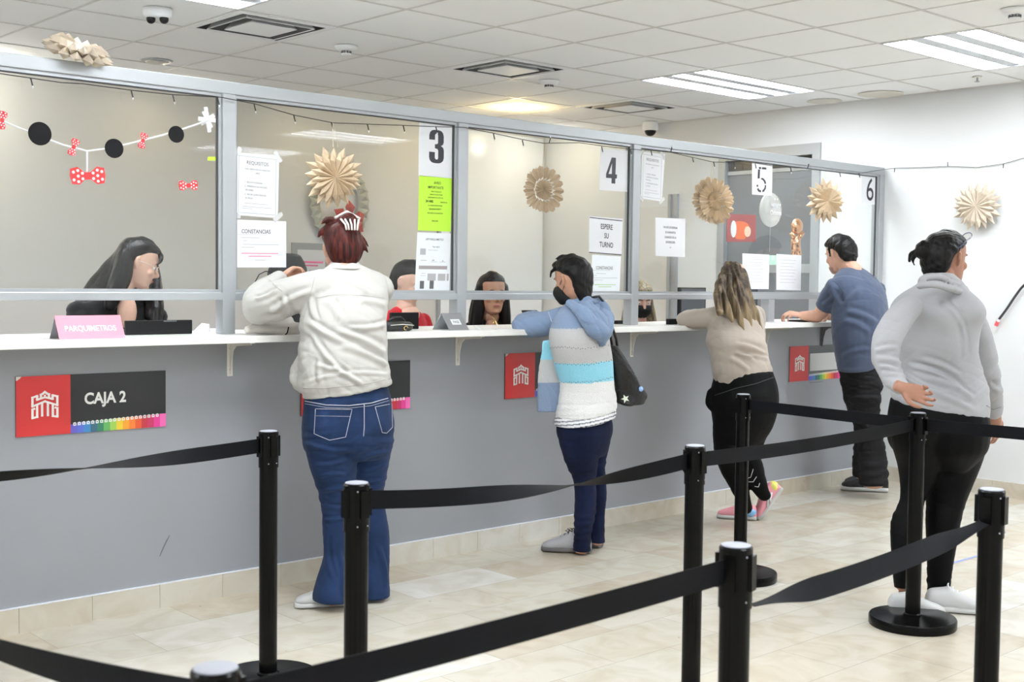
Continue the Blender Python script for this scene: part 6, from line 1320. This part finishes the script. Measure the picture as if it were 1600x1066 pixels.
F.skin.append(limb([LP(1412, 905, Y_+.03, 8), LP(1412, 935, Y_+.03, 8)])); F.skin.append(limb([LP(1468, 920, Y_-.02, 11), LP(1469, 948, Y_-.02, 11)]))
W_, Rm = head(F, atY(1479, 403, Y_+.02), -10, 6, 0, .98, neck=atY(1471, 448, Y_), nr=.058)
# hand behind the back: palm towards the viewer, fingers to the right and curled
hand(F, atY(1410, 606, Y_-.14), RV*.93-UV*.36-FV*.14, -FV+UV*.15, 38, .93, 1, 7, curls=[26, 38, 50, 60])
hand(F, atY(1556, 655, Y_+.02), (.3, .1, -1), (.3, .9, 0), 25, .92, 1)
F.finish(.0042, 2)
hr = [(W_(0, (a+b)/2, z), hw, (a-b)/2, Rm[:, 0], Rm[:, 1]) for z, hw, a, b in ((-.10, .045, -.05, -.092), (-.075, .062, -.034, -.11), (-.03, .076, -.022, -.122), (.01, .083, .0, -.128), (.045, .086, .05, -.125), (.078, .078, .085, -.11), (.102, .06, .075, -.085), (.118, .034, .045, -.05))]
bun = [ellipsoid(W_(-.03, -.125, .02), (.04, .035, .045), Rm), limb([(W_(-.05, -.13, .01), .013), (W_(-.078, -.135, -.02), .008), (W_(-.07, -.13, -.05), .0055)]), limb([(W_(-.06, -.13, .02), .012), (W_(-.095, -.135, .0), .008), (W_(-.100, -.13, -.035), .0055)])]
fuse('hair', [loft(hr, 24, .95, .2, .4)]+bun, M_hairk, F.root, .0055, 3, lambda P, N_: .0009*np.sin(190*(P[:, 0]+P[:, 1])+9*np.sin(23*P[:, 2]))+.0012*np.sin(70*(P[:, 0]-P[:, 1])+6*np.sin(31*P[:, 2])))
g = MB(); M_gf = mat('blue_grey_frame', (.06, .08, .16), .3)
for sg in (-1, 1):
    g.tube([W_(sg*.034+.026*cos(a), .082+.012*sin(a), .108+.020*sin(a)) for a in [k*pi/8 for k in range(17)]], .0022, 6)
    g.tube([W_(sg*.062, .082, .108), W_(sg*.084, .04, .095), W_(sg*.088, -.02, .05), W_(sg*.086, -.05, .03)], .0022, 6)
t = empty('eyeglasses', tuple(W_(0, .08, .108)), 'blue-grey glasses pushed up on the black hair of the grey sweatshirt woman', 'glasses'); g.build('frame', M_gf, t, True)
shoe(F, atY(1447, 958, Y_-.02)*np.array([1, 1, 0]), -53, .25, M_wshoe, M_wsole, laces=M_paper, label='white trainer, nearer one')
shoe(F, atY(1390, 936, Y_+.05)*np.array([1, 1, 0]), -48, .235, M_wshoe, M_wsole, laces=M_paper, label='white trainer, farther one')
# ================================================================== clerks behind the glass (seated on stools on the raised floor)
def clerk(label, skin, hc, phi, pitch, top_col, seat, hairm, hair_rings, shoulders=.19, s=.95, extra=None, roll=0, neck_open=False, topm=None, facing=None, ears=True, chest=.11, lean=.06, shift=0):
    ph = R_(phi if facing is None else facing); f = np.array([cos(ph), sin(ph), 0]); r = np.array([sin(ph), -cos(ph), 0]); hc = np.array(hc, float)
    nk = hc+np.array([0, 0, -.158])-f*lean+RV*shift
    F = Fig((nk[0], nk[1], PZ), label, skin, phi if facing is None else facing)
    hipc = np.array([nk[0], nk[1], 0])-f*.06; hz = nk[2]-.48
    ring = lambda dz, a, b, k: (np.array([hipc[0]+f[0]*k, hipc[1]+f[1]*k, nk[2]+dz]), a, b, r, f)
    T_ = [ring(-.50, .17, .12, 0), ring(-.40, .165, .12, 0), ring(-.28, .15, chest, .01), ring(-.16, .165, chest+.015, .03), ring(-.08, shoulders*.93, chest*.9, .04), ring(-.035, shoulders*.78, .075, .05), ring(-.005, .085, .06, .055), ring(.01, .06, .052, .06)]
    def arm(sg):
        S = nk+r*sg*shoulders*.86+np.array([0, 0, -.07])-f*.02; E_ = S+r*sg*.05+f*.10+np.array([0, 0, -.25]); H_ = E_+f*.20-r*sg*.08+np.array([0, 0, 1.01-E_[2]])
        return S, E_, H_
    lo = [loft(T_, 24, .93, .05, .2)]
    for sg in (-1, 1):
        S, E_, H_ = arm(sg); P = [(S, .054), (S*.5+E_*.5, .048), (E_, .042), (E_*.4+H_*.6, .034), (H_, .027)]; lo.append(limb(P)); F.corelimb(P, .72)
        F.skin.append(limb([(H_-f*.03, .022), (H_+f*.03, .022)])); hand(F, H_+f*.02, f+np.array([0, 0, -.15]), np.array([0, 0, -1.0]), 22, .9, -sg)
    tp_ = fuse('top', lo, topm, F.root, .009, 5, soft_folds(.004, int(hc[0]*10)))
    # legs under the desk
    lg = [loft([ring(-.56, .15, .11, 0), ring(-.48, .175, .13, 0), ring(-.40, .165, .12, 0)], 20, .95, .3, .1)]
    for sg in (-1, 1):
        a = np.array([hipc[0], hipc[1], hz-.04])+r*sg*.09; k = a+f*.36+np.array([0, 0, -.0]); k[2] = hz-.05; an = k+np.array([0, 0, -(k[2]-PZ-.10)])-f*.06
        P = [(a, .085), (a*.5+k*.5, .078), (k, .06), (k*.5+an*.5, .052), (an, .04)]; lg.append(limb(P)); F.corelimb(P, .75)
        shoe(F, (an[0]-f[0]*.05, an[1]-f[1]*.05, PZ+.001), math.degrees(ph), .24, M_black, M_black)
    fuse('trousers', lg, mat('black_trousers', (.01, .01, .012), .8), F.root, .010, 5)
    F.core(T_, .86)
    W_, Rm = head(F, hc, phi, pitch, roll, s, neck=nk+f*.03+np.array([0, 0, .01]), nr=.050, ears=ears)
    F.finish(.0058)
    fuse('hair', hair_rings(W_, Rm), hairm, F.root, .0058, 9, lambda P, N_: .0012*np.sin(60*(P[:, 0]-P[:, 1])+3*np.sin(8*P[:, 2])))
    if seat:
        t = empty('office_chair', (hipc[0], hipc[1], PZ), seat, 'chair')
        z0 = hz-.135
        MB().box(hipc[0]-.21, hipc[0]+.21, hipc[1]-.2, hipc[1]+.2, z0-.06, z0, .02).build('seat', M_wood, t, True)
        bk = hipc-f*.26
        br = [(np.array([bk[0], bk[1], z]), a, .022, r, f) for z, a in ((z0+.05, .18), (z0+.16, .22), (z0+.28, .22), (z0+.38, .19), (z0+.43, .13))]
        fuse('backrest', [loft(br, 24, .8, .2, .5)], mat('chair_mesh_grey', (.05, .052, .056), .7), t, .01, 3)
        MB().tube([(hipc[0], hipc[1], z0-.06), (hipc[0], hipc[1], PZ+.06)], .025, 14).tube([tuple(hipc[:2]-f[:2]*.18)+(z0-.04,), tuple(bk[:2]-f[:2]*.03)+(z0-.0,), tuple(bk[:2]-f[:2]*.03)+(z0+.25,)], .016, 8).build('column', M_black, t, True)
        b = MB()
        for k in range(5): a = 2*pi*k/5; b.tube([(hipc[0], hipc[1], PZ+.07), (hipc[0]+.26*cos(a), hipc[1]+.26*sin(a), PZ+.045)], .018, 8)
        b.build('base', M_black, t, True)
        for k in range(5): a = 2*pi*k/5; MB().ball((hipc[0]+.26*cos(a), hipc[1]+.26*sin(a), PZ+.0265), .025, 12).build('castor', M_black, t, True)
    return F, W_, Rm, nk, tp_
M_hairdk = hair_mat('dark_glossy_hair', (.003, .003, .0035), (.014, .012, .012), rough=.3)
def cap_rings(W_, Rm, rows): return loft([(W_(0, (a+b)/2, z), hw, (a-b)/2, Rm[:, 0], Rm[:, 1]) for z, hw, a, b in rows], 24, .95, .2, .4)
FULL = ((-.07, .070, -.02, -.11), (-.03, .082, -.012, -.122), (.01, .087, -.002, -.124), (.045, .087, .032, -.122), (.068, .083, .066, -.116), (.09, .073, .080, -.102), (.108, .057, .064, -.082), (.124, .032, .035, -.05))

# clerk 1, glasses, long hair
def h1(W_, Rm):
    L = [cap_rings(W_, Rm, FULL)]
    q = lambda u, v, y, r: (atY(u, v, y), r)
    for P in ([q(200, 392, .78, .05), q(188, 420, .80, .07), q(172, 447, .82, .075), q(150, 470, .82, .06), q(135, 490, .80, .03)],
              [q(196, 398, .70, .04), q(190, 430, .68, .05), q(180, 455, .67, .045), q(172, 480, .66, .03)],
              [q(185, 405, .80, .04), q(165, 432, .84, .05), q(140, 458, .86, .04), q(122, 474, .86, .02)],
              [q(208, 385, .72, .05), q(201, 425, .76, .06), q(194, 455, .80, .06), q(188, 480, .82, .05)],
              [q(232, 395, .80, .03), q(238, 430, .78, .04), q(243, 460, .72, .038), q(245, 485, .66, .034), q(243, 505, .63, .025)],
              [q(226, 440, .80, .03), q(232, 465, .74, .03), q(236, 495, .66, .03)]): L.append(limb(P))
    L.append(limb([(W_(.02, .085, .075), .014), (W_(.045, .092, .045), .010), (W_(.06, .08, .01), .004)])); L.append(limb([(W_(-.02, .085, .075), .014), (W_(-.045, .09, .045), .010), (W_(-.062, .075, .01), .004)]))
    return L
M_btop = cloth_mat('black_knit_top', (.008, .008, .009), .9)
hc = atY(217, 411, .72)
F, W_, Rm, nk, tp_ = clerk('person with long black hair and clear glasses looking down behind the first glass pane', SKIN3, hc, -22, 22, None, 'office chair of the clerk with glasses, low behind the counter', M_hairdk, h1, topm=M_btop, facing=-95, roll=-4, lean=-.02, shift=-.11, shoulders=.215)
g = MB()
for sg in (-1, 1):
    g.tube([W_(sg*.033+.024*cos(a), .098-abs(.006*cos(a)), -.002+.019*sin(a)) for a in [k*pi/8 for k in range(17)]], .002, 6)
    g.tube([W_(sg*.056, .092, .004), W_(sg*.078, .03, .006), W_(sg*.082, -.02, .0)], .002, 6)
g.tube([W_(-.01, .1, .002), W_(.01, .1, .002)], .002, 6); t = empty('eyeglasses', tuple(W_(0, .1, 0)), 'pale framed glasses on the face of the clerk behind the first pane', 'glasses'); g.build('frame', mat('clear_pink_frame', (.75, .62, .55), .2), t, True)
fr = np.array([cos(R_(-95)), sin(R_(-95)), 0]); 
fuse('neckline_skin', [ellipsoid(nk+fr*.082+RV*.015+np.array([0, 0, -.075]), (.050, .030, .085))], SKIN3, F.root, .006, 3)

# clerk 2, red top
def h2(W_, Rm): return [cap_rings(W_, Rm, FULL), ellipsoid(W_(0, -.11, .0), (.035, .035, .04), Rm)]
hc = atY(640, 440, .70)
F, W_, Rm, nk, tp_ = clerk('person in a red top behind the glass, partly hidden by the app poster', SKIN3, hc, -75, 25, None, 'office chair of the clerk in red, low behind the counter', M_hairdk, h2, topm=cloth_mat('red_jersey', (.60, .015, .03), .85), facing=-85, lean=.05)
fr = np.array([cos(R_(-85)), sin(R_(-85)), 0]); fuse('neckline_skin', [ellipsoid(nk+fr*.055+np.array([0, 0, -.03]), (.062, .05, .055))], SKIN3, F.root, .006, 3)

# clerk 3, black hair and top with pendant
def h3(W_, Rm):
    L = [cap_rings(W_, Rm, FULL)]
    for x0, b0, x1, y1, z1, r in ((.068, -.0, .10, .03, -.30, .034), (-.068, -.0, -.10, .03, -.30, .034), (.05, -.08, .09, -.08, -.30, .045), (-.05, -.08, -.09, -.08, -.30, .045), (0, -.10, 0, -.12, -.30, .05), (.075, .0, .115, -.02, -.25, .035), (-.075, .0, -.115, -.02, -.25, .035)):
        L.append(limb([(W_(x0, b0, .04), .028), (W_((x0+x1)/2, (b0+y1)/2, -.12), r), (W_(x1, y1, z1), r*.7)]))
    return L
hc = atY(769, 458, .72)
F, W_, Rm, nk, tp_ = clerk('person in black facing out behind the pane with number 4', SKIN2, hc, -112, 6, None, 'office chair of the clerk in black, low behind the counter', M_hairdk, h3, topm=M_btop, facing=-112, s=1.0, shoulders=.2)
fr = np.array([cos(R_(-112)), sin(R_(-112)), 0]); fuse('neckline_skin', [ellipsoid(nk+fr*.055+np.array([0, 0, -.05]), (.045, .045, .06))], SKIN2, F.root, .006, 3)
c = atY(773, 506, .575); rr = np.array([sin(R_(-112)), -cos(R_(-112)), 0]); t = empty('pendant', tuple(c), 'gold triangular pendant at the chest of the clerk in black', 'pendant')
MB().tube([c+np.array([0, 0, .022]), c+rr*.02+np.array([0, 0, -.014]), c-rr*.02+np.array([0, 0, -.014]), c+np.array([0, 0, .022])], .0035, 6).build('ring', mat('gold', (.8, .55, .2), .25, 1), t, True)
MB().tube([c+np.array([0, 0, .022]), c+np.array([0, .03, .05])], .0015, 5).build('chain', MATS['gold'], t, True)

# clerk 4, blonde with mask
M_bl2 = hair_mat('ash_blonde_hair', (.10, .085, .07), (.42, .33, .20))
def h4(W_, Rm):
    L = [cap_rings(W_, Rm, FULL)]
    for x0, b0, x1, y1, z1, r in ((.065, -.04, .10, -.02, -.30, .035), (-.065, -.04, -.13, -.03, -.24, .04), (-.05, -.08, -.16, -.10, -.22, .04)):
        L.append(limb([(W_(x0, b0, .02), .028), (W_((x0+x1)/2, (b0+y1)/2, -.12), r), (W_(x1, y1, z1), r*.6)]))
    return L
hc = atY(1001, 468, .78)
F, W_, Rm, nk, tp_ = clerk('person with blonde hair and black face mask behind the glass, next to a mullion', SKIN3, hc, -120, 18, None, 'office chair of the masked clerk, low behind the counter', M_bl2, h4, topm=cloth_mat('cream_blouse', (.72, .70, .62), .85), facing=-115)
fuse('face_mask', [loft([(W_(0, .055, -.02), .062, .050, Rm[:, 0], Rm[:, 1]), (W_(0, .052, -.05), .070, .066, Rm[:, 0], Rm[:, 1]), (W_(0, .045, -.085), .064, .058, Rm[:, 0], Rm[:, 1]), (W_(0, .035, -.113), .045, .052, Rm[:, 0], Rm[:, 1])], 22, .95, .1, .2)], mat('black_mask', (.006, .006, .007), .8), F.root, .005, 4)
# chair of an absent clerk behind the red hair, and one farther right
def bare_chair(x, y, ph, ztop, label, col=(.03, .031, .034)):
    t = empty('office_chair', (x, y, PZ), label, 'chair'); f = np.array([cos(R_(ph)), sin(R_(ph)), 0]); r = np.array([f[1], -f[0], 0]); c = np.array([x, y, 0]); z0 = ztop-.72
    MB().box(x-.22, x+.22, y-.21, y+.21, z0-.06, z0, .02).build('seat', M_wood, t, True)
    bk = c-f*.25; br = [(np.array([bk[0], bk[1], z]), a, .025, r, f) for z, a in ((z0+.06, .18), (z0+.3, .23), (z0+.5, .22), (z0+.64, .18), (ztop-.01, .12))]
    fuse('backrest', [loft(br, 24, .85, .2, .5)], mat('chair_dark', (.03, .031, .034), .6), t, .01, 3)
    MB().tube([(x, y, z0-.06), (x, y, PZ+.06)], .025, 14).tube([tuple(c[:2]-f[:2]*.18)+(z0-.04,), tuple(bk[:2]-f[:2]*.03)+(z0,), tuple(bk[:2]-f[:2]*.03)+(z0+.3,)], .016, 8).build('column', M_black, t, True)
    b = MB()
    for k in range(5): a = 2*pi*k/5; b.tube([(x, y, PZ+.07), (x+.26*cos(a), y+.26*sin(a), PZ+.045)], .018, 8)
    b.build('base', M_black, t, True)
    for k in range(5): a = 2*pi*k/5; MB().ball((x+.26*cos(a), y+.26*sin(a), PZ+.0265), .025, 12).build('castor', M_black, t, True)
q = atY(502, 420, 1.35); bare_chair(q[0], 1.35, -70, float(atY(502, 396, 1.35)[2]), 'dark office chair back behind the head of the white-jacketed woman')
q = atY(1225, 480, .95); bare_chair(q[0]-.1, 1.15, 250, 1.38, 'dark office chair back under the middle rail, left of the man')
